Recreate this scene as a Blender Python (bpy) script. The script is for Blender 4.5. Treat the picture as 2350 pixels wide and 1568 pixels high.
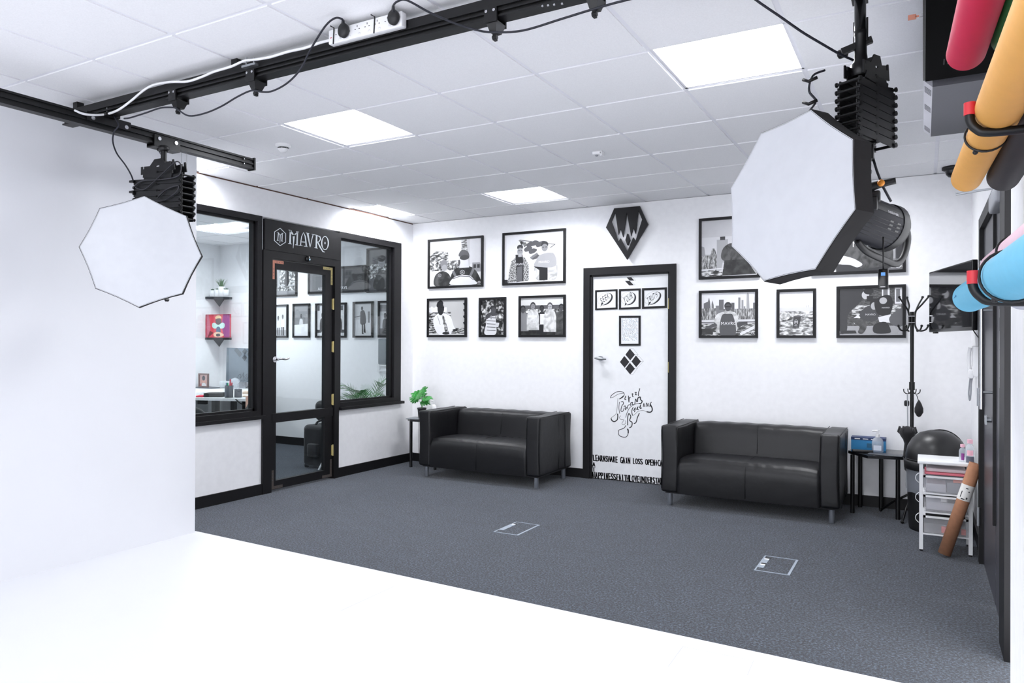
import bpy, bmesh, math, random
from mathutils import Vector, Matrix
from mathutils.geometry import tessellate_polygon
random.seed(7)
for o in list(bpy.data.objects): bpy.data.objects.remove(o)
C = bpy.context.scene.collection
sin, cos, pi = math.sin, math.cos, math.pi
V = Vector

# ------------------------------------------------------------ camera
FPX, YAW, PITCH, ROLL, CH = 1682.04, 0.5111, 0.0034, 0.0037, 1.3334
H = CH + 1.3709            # ceiling height
YB, XL, XR = 6.745, -5.083, 0.33
def cam_axes():
    cy, sy, cp, sp, cr, sr = cos(YAW), sin(YAW), cos(PITCH), sin(PITCH), cos(ROLL), sin(ROLL)
    f = V((-sy*cp, cy*cp, sp)); rt = V((cy, sy, 0)); up = rt.cross(f)
    return cr*rt+sr*up, -sr*rt+cr*up, f
AX = cam_axes(); CP = V((0, 0, CH))
cd = bpy.data.cameras.new('camera'); cam = bpy.data.objects.new('camera', cd); C.objects.link(cam)
cd.sensor_width = 36.0; cd.lens = FPX/2350*36; cd.clip_start = 0.02; cd.clip_end = 60
cam.matrix_world = Matrix(((AX[0][0], AX[1][0], -AX[2][0], 0), (AX[0][1], AX[1][1], -AX[2][1], 0), (AX[0][2], AX[1][2], -AX[2][2], CH), (0, 0, 0, 1)))
bpy.context.scene.camera = cam
def W(u, v, ax, val):      # the point of a real plane (axis = value) seen at a spot of the photograph
    d = AX[0]*((u-1175)/FPX) - AX[1]*((v-784)/FPX) + AX[2]
    return CP + d*((val-CP[ax])/d[ax])

# ------------------------------------------------------------ world, lights, exposure
sc = bpy.context.scene
sc.view_settings.view_transform = 'Standard'; sc.view_settings.look = 'None'
sc.view_settings.gamma = 1; sc.view_settings.use_curve_mapping = False
sc.view_settings.exposure = 0.58
w = bpy.data.worlds.new('world'); sc.world = w; w.use_nodes = True
w.node_tree.nodes['Background'].inputs[0].default_value = (0.93, 0.95, 1.0, 1)
w.node_tree.nodes['Background'].inputs[1].default_value = 2.8  # fill entering at the open side behind the camera, added to lift the ceiling
GX, GY, T = -4.1174, 3.2952, 0.6                    # ceiling grid origin and tile size
def gx(i): return GX+T*i
def gy(j): return GY+T*j
LIGHT_TILES = [(1, 0), (5, 0), (1, 4), (5, 4), (-2, 0), (-2, 4), (1, -4), (5, -4), (1, -8), (5, -8), (-6, 4), (-6, 0)]
PANEL_W = {(1, 0): 14, (5, 4): 18, (1, 4): 16, (-2, 0): 12, (-2, 4): 14, (1, -4): 3, (5, -4): 3, (1, -8): 3, (5, -8): 3, (-6, 4): 30, (-6, 0): 30}
LCOL = (0.97, 0.98, 1.0)
for (i, j) in LIGHT_TILES:                          # the tubes of every ceiling fitting
    x0 = gx(i); x1 = gx(i)+T
    if i == -2: x0 = XL+0.02
    ld = bpy.data.lights.new('fitting_light', 'AREA'); ld.shape = 'RECTANGLE'
    ld.size = (x1-x0)*0.84; ld.size_y = 0.38; ld.energy = PANEL_W.get((i, j), 19); ld.color = LCOL; ld.spread = math.radians(170)
    lo = bpy.data.objects.new('fitting_light', ld); C.objects.link(lo)
    lo.location = ((x0+x1)/2, gy(j)+0.3, H+0.09)

# ------------------------------------------------------------ materials
MATS = {}
def lin(c):
    if isinstance(c, (int, float)): c = (c, c, c)
    return tuple((x/255/12.92 if x/255 <= 0.04045 else ((x/255+0.055)/1.055)**2.4) for x in c)
def mat(key, col=200, rough=0.5, metal=0.0, spec=0.5, noise=0, nscale=20, bump=0, bscale=60, emit=0, coat=0, alpha=None, trans=0, ndetail=3, sheen=0):
    if key in MATS: return MATS[key]
    m = bpy.data.materials.new(key); m.use_nodes = True; nt = m.node_tree; b = nt.nodes['Principled BSDF']
    c = lin(col); b.inputs['Base Color'].default_value = (*c, 1); b.inputs['Roughness'].default_value = rough
    b.inputs['Metallic'].default_value = metal; b.inputs['Specular IOR Level'].default_value = spec
    if coat: b.inputs['Coat Weight'].default_value = coat; b.inputs['Coat Roughness'].default_value = 0.06
    if sheen: b.inputs['Sheen Weight'].default_value = sheen
    if trans: b.inputs['Transmission Weight'].default_value = trans
    if alpha is not None: b.inputs['Alpha'].default_value = alpha
    if emit: b.inputs['Emission Color'].default_value = (*c, 1); b.inputs['Emission Strength'].default_value = emit
    tc = nt.nodes.new('ShaderNodeTexCoord')
    n = nt.nodes.new('ShaderNodeTexNoise'); n.inputs['Scale'].default_value = nscale; n.inputs['Detail'].default_value = ndetail
    nt.links.new(tc.outputs['Object'], n.inputs['Vector'])
    amt = noise if noise else 0.02
    mr = nt.nodes.new('ShaderNodeMapRange'); mr.inputs['From Min'].default_value = 0.3; mr.inputs['From Max'].default_value = 0.7
    mr.inputs['To Min'].default_value = 1-amt; mr.inputs['To Max'].default_value = 1+amt
    nt.links.new(n.outputs['Fac'], mr.inputs['Value'])
    vm = nt.nodes.new('ShaderNodeVectorMath'); vm.operation = 'SCALE'; vm.inputs[0].default_value = c
    nt.links.new(mr.outputs['Result'], vm.inputs['Scale']); nt.links.new(vm.outputs['Vector'], b.inputs['Base Color'])
    if bump:
        n2 = nt.nodes.new('ShaderNodeTexNoise'); n2.inputs['Scale'].default_value = bscale; n2.inputs['Detail'].default_value = 3
        nt.links.new(tc.outputs['Object'], n2.inputs['Vector'])
        bp = nt.nodes.new('ShaderNodeBump'); bp.inputs['Strength'].default_value = bump; bp.inputs['Distance'].default_value = 0.01
        nt.links.new(n2.outputs['Fac'], bp.inputs['Height']); nt.links.new(bp.outputs['Normal'], b.inputs['Normal'])
    MATS[key] = m; return m
def glass(key, tint=(250, 252, 252), refl=1.0, rough=0.0):
    if key in MATS: return MATS[key]
    m = bpy.data.materials.new(key); m.use_nodes = True; nt = m.node_tree; nt.nodes.clear()
    out = nt.nodes.new('ShaderNodeOutputMaterial'); tr = nt.nodes.new('ShaderNodeBsdfTransparent'); tr.inputs[0].default_value = (*lin(tint), 1)
    gl = nt.nodes.new('ShaderNodeBsdfGlossy'); gl.inputs['Roughness'].default_value = rough; gl.inputs[0].default_value = (1, 1, 1, 1)
    fr = nt.nodes.new('ShaderNodeFresnel'); ge = nt.nodes.new('ShaderNodeNewGeometry'); mi = nt.nodes.new('ShaderNodeMapRange')
    mi.inputs['To Min'].default_value = 1.5; mi.inputs['To Max'].default_value = 1/1.5
    nt.links.new(ge.outputs['Backfacing'], mi.inputs['Value']); nt.links.new(mi.outputs[0], fr.inputs[0])
    mu = nt.nodes.new('ShaderNodeMath'); mu.operation = 'MULTIPLY'; mu.inputs[1].default_value = refl
    mx = nt.nodes.new('ShaderNodeMixShader')
    nt.links.new(fr.outputs[0], mu.inputs[0]); nt.links.new(mu.outputs[0], mx.inputs[0])
    nt.links.new(tr.outputs[0], mx.inputs[1]); nt.links.new(gl.outputs[0], mx.inputs[2]); nt.links.new(mx.outputs[0], out.inputs[0])
    MATS[key] = m; return m
def noise_print(key, stops, scale=30, detail=6, stretch=(1, 1, 1), dist=0.0):
    if key in MATS: return MATS[key]
    m = bpy.data.materials.new(key); m.use_nodes = True; nt = m.node_tree; b = nt.nodes['Principled BSDF']
    b.inputs['Roughness'].default_value = 0.35
    tc = nt.nodes.new('ShaderNodeTexCoord'); mp = nt.nodes.new('ShaderNodeMapping'); mp.inputs['Scale'].default_value = stretch
    n = nt.nodes.new('ShaderNodeTexNoise'); n.inputs['Scale'].default_value = scale; n.inputs['Detail'].default_value = detail; n.inputs['Distortion'].default_value = dist
    cr = nt.nodes.new('ShaderNodeValToRGB'); e = cr.color_ramp.elements
    while len(e) < len(stops): e.new(0.5)
    for k, (p, g) in enumerate(stops): e[k].position = p; e[k].color = (*lin(g), 1)
    nt.links.new(tc.outputs['Object'], mp.inputs[0]); nt.links.new(mp.outputs[0], n.inputs['Vector'])
    nt.links.new(n.outputs['Fac'], cr.inputs[0]); nt.links.new(cr.outputs[0], b.inputs['Base Color'])
    MATS[key] = m; return m

white_wall = mat('white_wall', (245, 245, 247), 0.6, spec=0.3, bump=0.03, bscale=90)
tile_white = mat('ceiling_tile', (246, 246, 248), 0.85, spec=0.2, noise=0.03, nscale=160, bump=0.05, bscale=300)
grid_white = mat('ceiling_grid', (240, 240, 246), 0.5)
gloss_floor = mat('studio_floor_paint', (227, 228, 232), 0.4, spec=0.4, noise=0.006, nscale=3)
black_paint = mat('black_paint', (15, 14, 17), 0.5, spec=0.35, noise=0.08, nscale=30)
black_gloss = mat('black_gloss', (20, 20, 22), 0.25)
black_metal = mat('black_metal', (13, 13, 15), 0.4, spec=0.4, noise=0.1, nscale=50)
black_rail = mat('black_rail', (12, 12, 14), 0.42, spec=0.4)
black_plastic = mat('black_plastic', (24, 24, 26), 0.5, bump=0.05, bscale=400)
black_fabric = mat('black_fabric', (30, 29, 33), 0.85, noise=0.12, nscale=60, bump=0.4, bscale=14, sheen=0.2)
chrome = mat('chrome', (200, 200, 203), 0.2, metal=1.0)
steel = mat('brushed_steel', (165, 168, 172), 0.42, metal=0.9)
grey_plastic = mat('grey_plastic', (150, 152, 158), 0.45)
dark_grey = mat('dark_grey_metal', (88, 88, 94), 0.5, noise=0.05, nscale=120)
white_plastic = mat('white_plastic', (236, 236, 238), 0.4)
white_paint = mat('white_gloss_paint', (240, 241, 243), 0.35)
copper = mat('copper', (196, 132, 112), 0.35, metal=0.5)
brass = mat('brass', (190, 175, 120), 0.4, metal=0.5)
red_m = mat('red_plastic', (205, 45, 55), 0.5)
gl_clear = glass('window_glass', (244, 249, 250), 1.0)
gl_bottle = glass('clear_plastic', (226, 233, 240), 1.3, 0.05)

# ------------------------------------------------------------ mesh helper
def frame_of(d):
    d = d.normalized(); a = V((0, 0, 1)) if abs(d.z) < 0.9 else V((1, 0, 0))
    x = d.cross(a).normalized(); return x, d.cross(x).normalized()
def catmull(pts, n=6, closed=False):
    P = [V(p) for p in pts]; out = []
    L = len(P); rng = range(L if closed else L-1)
    for i in rng:
        if closed: p0, p1, p2, p3 = P[i-1], P[i], P[(i+1) % L], P[(i+2) % L]
        else: p0, p1, p2, p3 = P[max(i-1, 0)], P[i], P[i+1], P[min(i+2, L-1)]
        for k in range(n):
            t = k/n
            out.append(0.5*((2*p1)+(-p0+p2)*t+(2*p0-5*p1+4*p2-p3)*t*t+(-p0+3*p1-3*p2+p3)*t*t*t))
    if not closed: out.append(P[-1])
    return out
class MB:
    def __init__(s): s.v = []; s.f = []; s.m = []; s.s = []; s.x = None
    def add(s, vs, fs, m=0, sm=False):
        o = len(s.v); s.v += [V(p) if s.x is None else s.x @ V(p) for p in vs]
        for f in fs: s.f.append([o+i for i in f]); s.m.append(m); s.s.append(sm)
        return s
    def box(s, x0, x1, y0, y1, z0, z1, m=0):
        vs = [(x0, y0, z0), (x1, y0, z0), (x1, y1, z0), (x0, y1, z0), (x0, y0, z1), (x1, y0, z1), (x1, y1, z1), (x0, y1, z1)]
        return s.add(vs, [(3, 2, 1, 0), (4, 5, 6, 7), (0, 1, 5, 4), (1, 2, 6, 5), (2, 3, 7, 6), (3, 0, 4, 7)], m)
    def bar(s, p0, p1, w, h, m=0, up=None):      # rectangular bar between two points
        p0, p1 = V(p0), V(p1); d = (p1-p0).normalized()
        u = V(up) if up else (V((0, 0, 1)) if abs(d.z) < 0.9 else V((0, 1, 0)))
        a = d.cross(u).normalized()*w/2; b = a.cross(d).normalized()*h/2
        vs = [p0-a-b, p0+a-b, p0+a+b, p0-a+b, p1-a-b, p1+a-b, p1+a+b, p1-a+b]
        return s.add(vs, [(0, 1, 2, 3), (7, 6, 5, 4), (1, 0, 4, 5), (2, 1, 5, 6), (3, 2, 6, 7), (0, 3, 7, 4)], m)
    def rbox(s, c, size, bev=0.01, seg=2, m=0, rot=None, sm=True, fn=None):
        bm = bmesh.new(); bmesh.ops.create_cube(bm, size=1)
        for v in bm.verts: v.co = V((v.co.x*size[0], v.co.y*size[1], v.co.z*size[2]))
        bmesh.ops.bevel(bm, geom=bm.edges[:], offset=bev, segments=seg, affect='EDGES', profile=0.5)
        R = rot if rot else Matrix.Identity(3)
        bm.verts.ensure_lookup_table(); bm.verts.index_update()
        vs = [R @ (fn(v.co) if fn else v.co) + V(c) for v in bm.verts]; fs = [[v.index for v in f.verts] for f in bm.faces]
        bm.free(); return s.add(vs, fs, m, sm)
    def cyl(s, p0, p1, r, r2=None, n=14, m=0, caps=True):
        p0, p1 = V(p0), V(p1); r2 = r if r2 is None else r2; a, b = frame_of(p1-p0); vs = []
        for k in range(n):
            t = 2*pi*k/n; e = a*cos(t)+b*sin(t); vs += [p0+e*r, p1+e*r2]
        fs = [(2*k, 2*k+1, (2*k+3) % (2*n), (2*k+2) % (2*n)) for k in range(n)]
        s.add(vs, fs, m, True)
        if caps:
            s.add([vs[2*k] for k in range(n)], [list(range(n))], m); s.add([vs[2*k+1] for k in range(n)], [list(range(n))[::-1]], m)
        return s
    def tube(s, pts, r, n=8, m=0, closed=False, rz=None):
        P = [V(p) for p in pts]; L = len(P); up = None; vs = []
        for i, p in enumerate(P):
            if closed: d = P[(i+1) % L]-P[i-1]
            else: d = P[min(i+1, L-1)]-P[max(i-1, 0)]
            d = d.normalized() if d.length > 1e-9 else V((0, 0, 1))
            if up is None: a, b = frame_of(d)
            else:
                a = (up-d*up.dot(d)).normalized(); b = d.cross(a)
            up = a; rr = r(i/(L-1)) if callable(r) else r
            for k in range(n):
                t = 2*pi*k/n; vs.append(p+a*cos(t)*rr+b*sin(t)*rr*(rz or 1))
        fs = []
        for i in range(L if closed else L-1):
            for k in range(n):
                j = (i+1) % L; fs.append((i*n+k, i*n+(k+1) % n, j*n+(k+1) % n, j*n+k))
        if not closed: fs += [list(range(n))[::-1], [(L-1)*n+k for k in range(n)]]
        return s.add(vs, fs, m, True)
    def lathe(s, prof, c=(0, 0, 0), n=24, m=0, d=(0, 0, 1), sq=(1, 1), a0=0, a1=2*pi):
        d = V(d).normalized(); a, b = (V((1, 0, 0)), V((0, 1, 0))) if abs(d.z) > 0.99 else frame_of(d)
        full = abs(a1-a0-2*pi) < 1e-6; nn = n if full else n+1; vs = []
        for (r, z) in prof:
            for k in range(nn):
                t = a0+(a1-a0)*k/n; vs.append(V(c)+a*cos(t)*r*sq[0]+b*sin(t)*r*sq[1]+d*z)
        fs = []
        for i in range(len(prof)-1):
            for k in range(n):
                k2 = (k+1) % nn; fs.append((i*nn+k, i*nn+k2, (i+1)*nn+k2, (i+1)*nn+k))
        return s.add(vs, fs, m, True)
    def ball(s, c, rx, ry=None, rz=None, n=12, m=0):
        ry = ry or rx; rz = rz or rx; k = n//2
        vs = []; fs = []
        for i in range(k+1):
            t = pi*i/k
            for j in range(n):
                q = 2*pi*j/n; vs.append(V(c)+V((rx*sin(t)*cos(q), ry*sin(t)*sin(q), rz*cos(t))))
        for i in range(k):
            for j in range(n): fs.append((i*n+j, (i+1)*n+j, (i+1)*n+(j+1) % n, i*n+(j+1) % n))
        return s.add(vs, fs, m, True)
    def solid(s, loops, to3, d0, d1, m=0, ms=None):   # extruded polygon, loops[1:] are holes; to3(x, y, depth)
        tris = tessellate_polygon([[V((p[0], p[1], 0)) for p in L] for L in loops]); flat = [p for L in loops for p in L]
        N = len(flat); vs = [to3(p[0], p[1], d0) for p in flat]+[to3(p[0], p[1], d1) for p in flat]
        s.add(vs, [tuple(t) for t in tris]+[tuple(N+i for i in t[::-1]) for t in tris], m)
        o = 0; fs = []
        for L in loops:
            n = len(L); fs += [(o+i, o+(i+1) % n, N+o+(i+1) % n, N+o+i) for i in range(n)]; o += n
        return s.add(vs, fs, m if ms is None else ms)
    def build(s, name, mats, parent=None, label=None, loc=None, rot=None, fix=True):
        me = bpy.data.meshes.new(name); me.from_pydata([tuple(p) for p in s.v], [], s.f)
        for mm in (mats if isinstance(mats, (list, tuple)) else [mats]): me.materials.append(mm)
        me.polygons.foreach_set('material_index', s.m); me.polygons.foreach_set('use_smooth', s.s)
        if fix:
            bm = bmesh.new(); bm.from_mesh(me); bmesh.ops.recalc_face_normals(bm, faces=bm.faces[:]); bm.to_mesh(me); bm.free()
        me.update()
        o = bpy.data.objects.new(name, me); C.objects.link(o)
        if parent: o.parent = parent
        if label: o['label'] = label
        if loc is not None: o.location = loc
        if rot is not None: o.rotation_euler = rot
        return o
def thing(name, label, cat, loc=(0, 0, 0), rz=0, group=None):
    o = bpy.data.objects.new(name, None); C.objects.link(o); o.empty_display_size = 0.05
    o.location = loc; o.rotation_euler = (0, 0, rz); o['label'] = label; o['category'] = cat
    if group: o['group'] = group
    return o
def tag(o, label, cat, group=None):
    o['label'] = label; o['category'] = cat
    if group: o['group'] = group
    return o
def struct(o): o['kind'] = 'structure'; return o
def dup(root, loc, label=None, rz=None, cat=None, group=None):
    r = root.copy(); C.objects.link(r); r.location = loc
    if rz is not None: r.rotation_euler = (0, 0, rz)
    if label: r['label'] = label
    if group: r['group'] = group
    for ch in list(root.children):
        c = ch.copy(); C.objects.link(c); c.parent = r
        for g in ch.children:
            d = g.copy(); C.objects.link(d); d.parent = c
    return r
def text_mesh(mb, txt, to3, x, y, h, depth=0.001, m=0, width=None, shear=0, rot=0, align='c'):
    cu = bpy.data.curves.new('t', 'FONT'); cu.body = txt; cu.size = 1; cu.fill_mode = 'FRONT'; cu.shear = shear; cu.resolution_u = 3
    ob = bpy.data.objects.new('t', cu); C.objects.link(ob)
    dg = bpy.context.evaluated_depsgraph_get(); me = ob.evaluated_get(dg).to_mesh()
    vs = [v.co.copy() for v in me.vertices]; fs = [list(p.vertices) for p in me.polygons]
    ob.evaluated_get(dg).to_mesh_clear(); bpy.data.objects.remove(ob); bpy.data.curves.remove(cu)
    if not vs: return
    x0 = min(v.x for v in vs); x1 = max(v.x for v in vs); y0 = min(v.y for v in vs); y1 = max(v.y for v in vs)
    s = h/max(y1-y0, 1e-6); sx = (width/(x1-x0)) if width else s
    out = []
    for v in vs:
        a = (v.x-x0)*sx - ((x1-x0)*sx/2 if align == 'c' else 0); b = (v.y-(y0+y1)/2)*s
        out.append(to3(x+a*cos(rot)-b*sin(rot), y+a*sin(rot)+b*cos(rot), depth))
    mb.add(out, fs, m)

# ------------------------------------------------------------ setting
carpet = bpy.data.materials.new('grey_carpet'); carpet.use_nodes = True
def make_carpet():
    nt = carpet.node_tree; b = nt.nodes['Principled BSDF']; b.inputs['Roughness'].default_value = 0.95; b.inputs['Specular IOR Level'].default_value = 0.15
    b.inputs['Sheen Weight'].default_value = 0.25; b.inputs['Sheen Roughness'].default_value = 0.5
    tc = nt.nodes.new('ShaderNodeTexCoord')
    def noi(s, d, r=0.7):
        n = nt.nodes.new('ShaderNodeTexNoise'); n.inputs['Scale'].default_value = s; n.inputs['Detail'].default_value = d; n.inputs['Roughness'].default_value = r
        nt.links.new(tc.outputs['Object'], n.inputs['Vector']); return n
    a = noi(85, 5, 0.85); c = noi(7, 3)
    cr = nt.nodes.new('ShaderNodeValToRGB'); e = cr.color_ramp.elements
    e[0].position = 0.41; e[0].color = (*lin((8, 8, 11)), 1); e[1].position = 0.62; e[1].color = (*lin((100, 112, 128)), 1)
    k = e.new(0.5); k.color = (*lin((38, 43, 53)), 1)
    nt.links.new(a.outputs['Fac'], cr.inputs[0])
    mr = nt.nodes.new('ShaderNodeMapRange'); mr.inputs['From Min'].default_value = 0.3; mr.inputs['From Max'].default_value = 0.7; mr.inputs['To Min'].default_value = 0.84; mr.inputs['To Max'].default_value = 1.16
    nt.links.new(c.outputs['Fac'], mr.inputs[0])
    vm = nt.nodes.new('ShaderNodeVectorMath'); vm.operation = 'SCALE'; nt.links.new(cr.outputs[0], vm.inputs[0]); nt.links.new(mr.outputs[0], vm.inputs['Scale'])
    nt.links.new(vm.outputs[0], b.inputs['Base Color'])
    bp = nt.nodes.new('ShaderNodeBump'); bp.inputs['Strength'].default_value = 0.7; bp.inputs['Distance'].default_value = 0.006
    nt.links.new(a.outputs['Fac'], bp.inputs['Height']); nt.links.new(bp.outputs[0], b.inputs['Normal'])
make_carpet()
XO, YO = -8.66, 7.0       # far corner of the office
CX = -4.45                # face of the painted studio wall
XN, YN = 0.26, 3.0        # near part of the right wall
# carpet floor
mb = MB(); mb.box(XO-0.1, XR+0.1, 3.25, YO+0.2, -0.05, 0); mb.box(XO-0.1, XL, 1.5, 3.25, -0.05, 0)
struct(mb.build('floor', carpet))
# painted studio floor with hairline joints
mb = MB()
pts = [(CX-0.1, -3.2), (XN+0.1, -3.2), (XN+0.1, 3.262), (0.0, 3.272), (-2.36, 3.35), (CX-0.1, 3.43)]
mb.solid([pts], lambda x, y, d: V((x, y, d)), 0.004, -0.03)
for (a, b) in (((-2.522, 2.767), (-2.523, 3.188)), ((-0.92, 3.187), (-0.62, 3.194)), ((-0.92, 3.187), (-0.915, 2.96)), ((-0.62, 3.194), (-0.614, 3.04))):
    mb.bar((*a, 0.0042), (*b, 0.0042), 0.0022, 0.0004, 1)
struct(mb.build('floor', [gloss_floor, mat('joint_line', (190, 190, 198), 0.6)]))
# ceiling: bare grid above, tiles dropped 8 mm below it, openings for the fittings
mb = MB(); LT = list(LIGHT_TILES)
for i in range(-8, 9):
    for j in range(-11, 7):
        x0, x1, y0, y1 = gx(i), gx(i)+T, gy(j), gy(j)+T
        if (i, j) in LT: continue
        if x0 >= 1.2: continue
        g = 0.012
        mb.box(x0+g, x1-g, y0+g, y1-g, H, H+0.02, 0)
        mb.add([(x0, y0, H+0.006), (x1, y0, H+0.006), (x1, y1, H+0.006), (x0, y1, H+0.006)], [(0, 3, 2, 1)], 1)
    # strips round the openings
for (i, j) in LT:
    x0, x1, y0, y1 = gx(i), gx(i)+T, gy(j), gy(j)+T; g = 0.012; z = H+0.009
    for q in ((x0, x0+g, y0, y1), (x1-g, x1, y0, y1), (x0, x1, y0, y0+g), (x0, x1, y1-g, y1)):
        mb.add([(q[0], q[2], z), (q[1], q[2], z), (q[1], q[3], z), (q[0], q[3], z)], [(0, 3, 2, 1)], 1)
mb.box(-9.2, 1.6, -3.6, 7.5, H+0.2, H+0.22, 1)
struct(mb.build('ceiling', [tile_white, grid_white]))
# ceiling light fittings: white pan, reflectors, louvre blades
refl_m = mat('light_reflector', (225, 228, 234), 0.4)
glow_m = mat('light_diffuser', (250, 252, 255), 0.4, emit=2.6)
louv_m = mat('louvre_edge', (228, 232, 240), 0.4, emit=0.6)
LBL = ['fluorescent ceiling light left of centre, nearest to the smoke detector', 'largest square ceiling light, left of the right-hand softbox', 'square ceiling light high above the two rows of pictures left of the white door', 'ceiling light behind the right-hand softbox', 'ceiling light beside the white studio wall, beyond the black rail end', 'glowing ceiling light against the office wall near the far left corner', 'ceiling light above the white studio floor on the left', 'ceiling light above the white studio floor on the right', 'ceiling light at the back of the studio on the left', 'ceiling light at the back of the studio on the right', 'ceiling light inside the glass-walled office', 'second ceiling light inside the office, hidden by the studio wall']
for k, (i, j) in enumerate(LIGHT_TILES):
    i0 = i
    x0, x1, y0, y1 = gx(i0), gx(i0)+T, gy(j), gy(j)+T
    if i == -2: x0 = XL+0.005
    t = thing('ceiling_light', LBL[k], 'ceiling light', ((x0+x1)/2, (y0+y1)/2, H+0.009), 0, 'fluorescent fittings set in the tiled ceiling')
    hx, hy = (x1-x0)/2-0.012, T/2-0.012; D = 0.085
    mb = MB()
    for (a, b) in (((-hx, -hy), (hx, -hy)), ((hx, -hy), (hx, hy)), ((hx, hy), (-hx, hy)), ((-hx, hy), (-hx, -hy))):
        c, d = (a[0]*0.93, a[1]*0.72), (b[0]*0.93, b[1]*0.72)
        mb.add([(*a, 0), (*b, 0), (*d, D), (*c, D)], [(0, 1, 2, 3)], 0)
    mb.build('reflector', refl_m, t, fix=False)
    mb = MB(); mb.box(-hx*0.93, hx*0.93, -hy*0.72, hy*0.72, D, D+0.004); mb.build('diffuser', glow_m, t)
    mb = MB()
    for yy in (-hy*0.20, hy*0.42):
        mb = MB(); mb.box(-hx*0.95, hx*0.95, yy-0.002, yy+0.002, 0.012, 0.05); mb.build('louvre', louv_m, t)
for ob in C.objects:
    if ob.name.startswith('fitting_light'): pass

# walls
def wallbox(name, *b, m=white_wall):
    q = MB(); q.box(*b); return struct(q.build(name, m))
mb = MB()      # back wall with the doorway
DX0, DX1, DZ = -2.957, -2.016, 2.092
mb.box(XL-0.1, DX0+0.03, YB, YB+0.14, 0, H-0.004); mb.box(DX1-0.03, XR+0.15, YB, YB+0.14, 0, H-0.004); mb.box(DX0+0.03, DX1-0.03, YB, YB+0.14, DZ-0.03, H-0.004)
mb.box(DX0, DX1, YB+0.12, YB+0.16, 0, DZ)
struct(mb.build('wall_back', white_wall))
mb = MB()      # glazed partition wall to the office
t = 0.09
for (y0, y1, z0, z1) in ((3.0, 4.56, 0, 0.69), (5.51, YB, 0, 0.69), (3.0, YB, 2.45, H-0.012), (6.515, YB, 0.69, 2.45), (3.0, 3.6, 0.69, 2.45)):
    mb.box(XL-t, XL, y0, y1, z0, z1)
struct(mb.build('wall_left', white_wall))
wallbox('wall_office_left', XO-0.1, XO, 1.5, YO+0.2, 0, H+0.01)
mb = MB(); mb.box(XO, XL-t, YO, YO+0.15, 0, H+0.01)
struct(mb.build('wall_office_back', white_wall)); wallbox('wall_office_front', XO-0.1, XL, 1.4, 1.5, 0, H)
wallbox('wall_studio', CX-0.12, CX, -3.3, 3.40, 0, H-0.026, m=gloss_floor)
mb = MB()      # right wall with the dark doorway, and its thicker near part
mb.box(XR, XR+0.15, 5.39, YB, 0, H); mb.box(XR, XR+0.15, 3.0, 5.39, 2.11, H)
struct(mb.build('wall_right', white_wall))
wallbox('wall_right_near', XN, XR+0.2, -3.3, YN, 0, H)
# brown strips in the wall-top gaps, shade of the gap put into their colour
gapm = mat('ceiling_gap_shade', (92, 66, 56), 0.9)
mb = MB(); mb.box(XL-0.06, XL-0.004, 3.4, YB, H-0.014, H+0.006)
struct(mb.build('trim_1', gapm)); mb = MB(); mb.box(CX-0.1, CX-0.004, -3.0, 3.39, H-0.028, H+0.006); struct(mb.build('trim_2', gapm))
# baseboards
for nm, b in (('baseboard_left', (XL, XL+0.016, 3.5, 4.56, 0, 0.093)), ('baseboard_left', (XL, XL+0.016, 5.51, YB, 0, 0.093)), ('baseboard_back', (XL, DX0, YB-0.016, YB, 0, 0.09)), ('baseboard_back', (DX1, XR, YB-0.016, YB, 0, 0.09)), ('baseboard_office', (XO, XL-t, YO-0.016, YO, 0, 0.1)), ('baseboard_right', (XR-0.016, XR, 5.47, YB-0.016, 0, 0.09))):
    wallbox(nm, *b, m=black_paint)

# ------------------------------------------------------------ glazed partition: windows, door, sign
def glazing(n, y0, y1, z0, z1, sill, fr, side, open_left=False):
    root = struct(thing('window_%d' % n, 'office window', 'window', (XL, 0, 0))); del root['label']; del root['category']
    mb = MB(); d0, d1 = -0.10, 0.012
    mb.box(d0, d1, y0, y1, z1-fr[1], z1); mb.box(d0, d1, y0, y1, z0, z0+fr[3]); mb.box(d0, d1, y0, y0+fr[0], z0+fr[3], z1-fr[1]); mb.box(d0, d1, y1-fr[2], y1, z0+fr[3], z1-fr[1])
    b = 0.02                                     # inner glazing beads
    a0, a1, c0, c1 = y0+fr[0], y1-fr[2], z0+fr[3], z1-fr[1]
    mb.box(-0.045, -0.02, a0, a1, c1-b, c1); mb.box(-0.045, -0.02, a0, a1, c0, c0+b); mb.box(-0.045, -0.02, a0, a0+b, c0, c1); mb.box(-0.045, -0.02, a1-b, a1, c0, c1)
    mb.build('window_frame', black_paint, root)
    mb = MB(); mb.box(-0.052, -0.046, a0, a1, c0, c1); mb.build('window_glass', gl_clear, root)
    mb = MB(); mb.box(-0.02, 0.05, y0-(0.0 if side == 'l' else 0.0), y1+0.02, z0-0.022, z0+0.006); mb.build('window_sill', black_paint, root)
glazing(1, 3.6, 4.545, 0.69, 2.45, 1, (0.05, 0.05, 0.05, 0.05), 'l')
glazing(2, 5.525, 6.515, 0.69, 2.45, 1, (0.02, 0.06, 0.12, 0.05), 'r')
d2 = struct(thing('door_2', '', '', (XL, 0, 0))); del d2['label']; del d2['category']
mb = MB()
mb.box(-0.10, 0.022, 4.553, 4.655, 0, 2.158); mb.box(-0.10, 0.022, 5.452, 5.515, 0, 2.158); mb.box(-0.10, 0.022, 4.655, 5.452, 2.09, 2.158)
mb.build('door_frame', black_paint, d2)
mb = MB()      # leaf: stiles and rails
D0, D1 = -0.045, 0.0
mb.box(D0, D1, 4.668, 4.722, 0.018, 2.082); mb.box(D0, D1, 5.342, 5.44, 0.018, 2.082)
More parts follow.
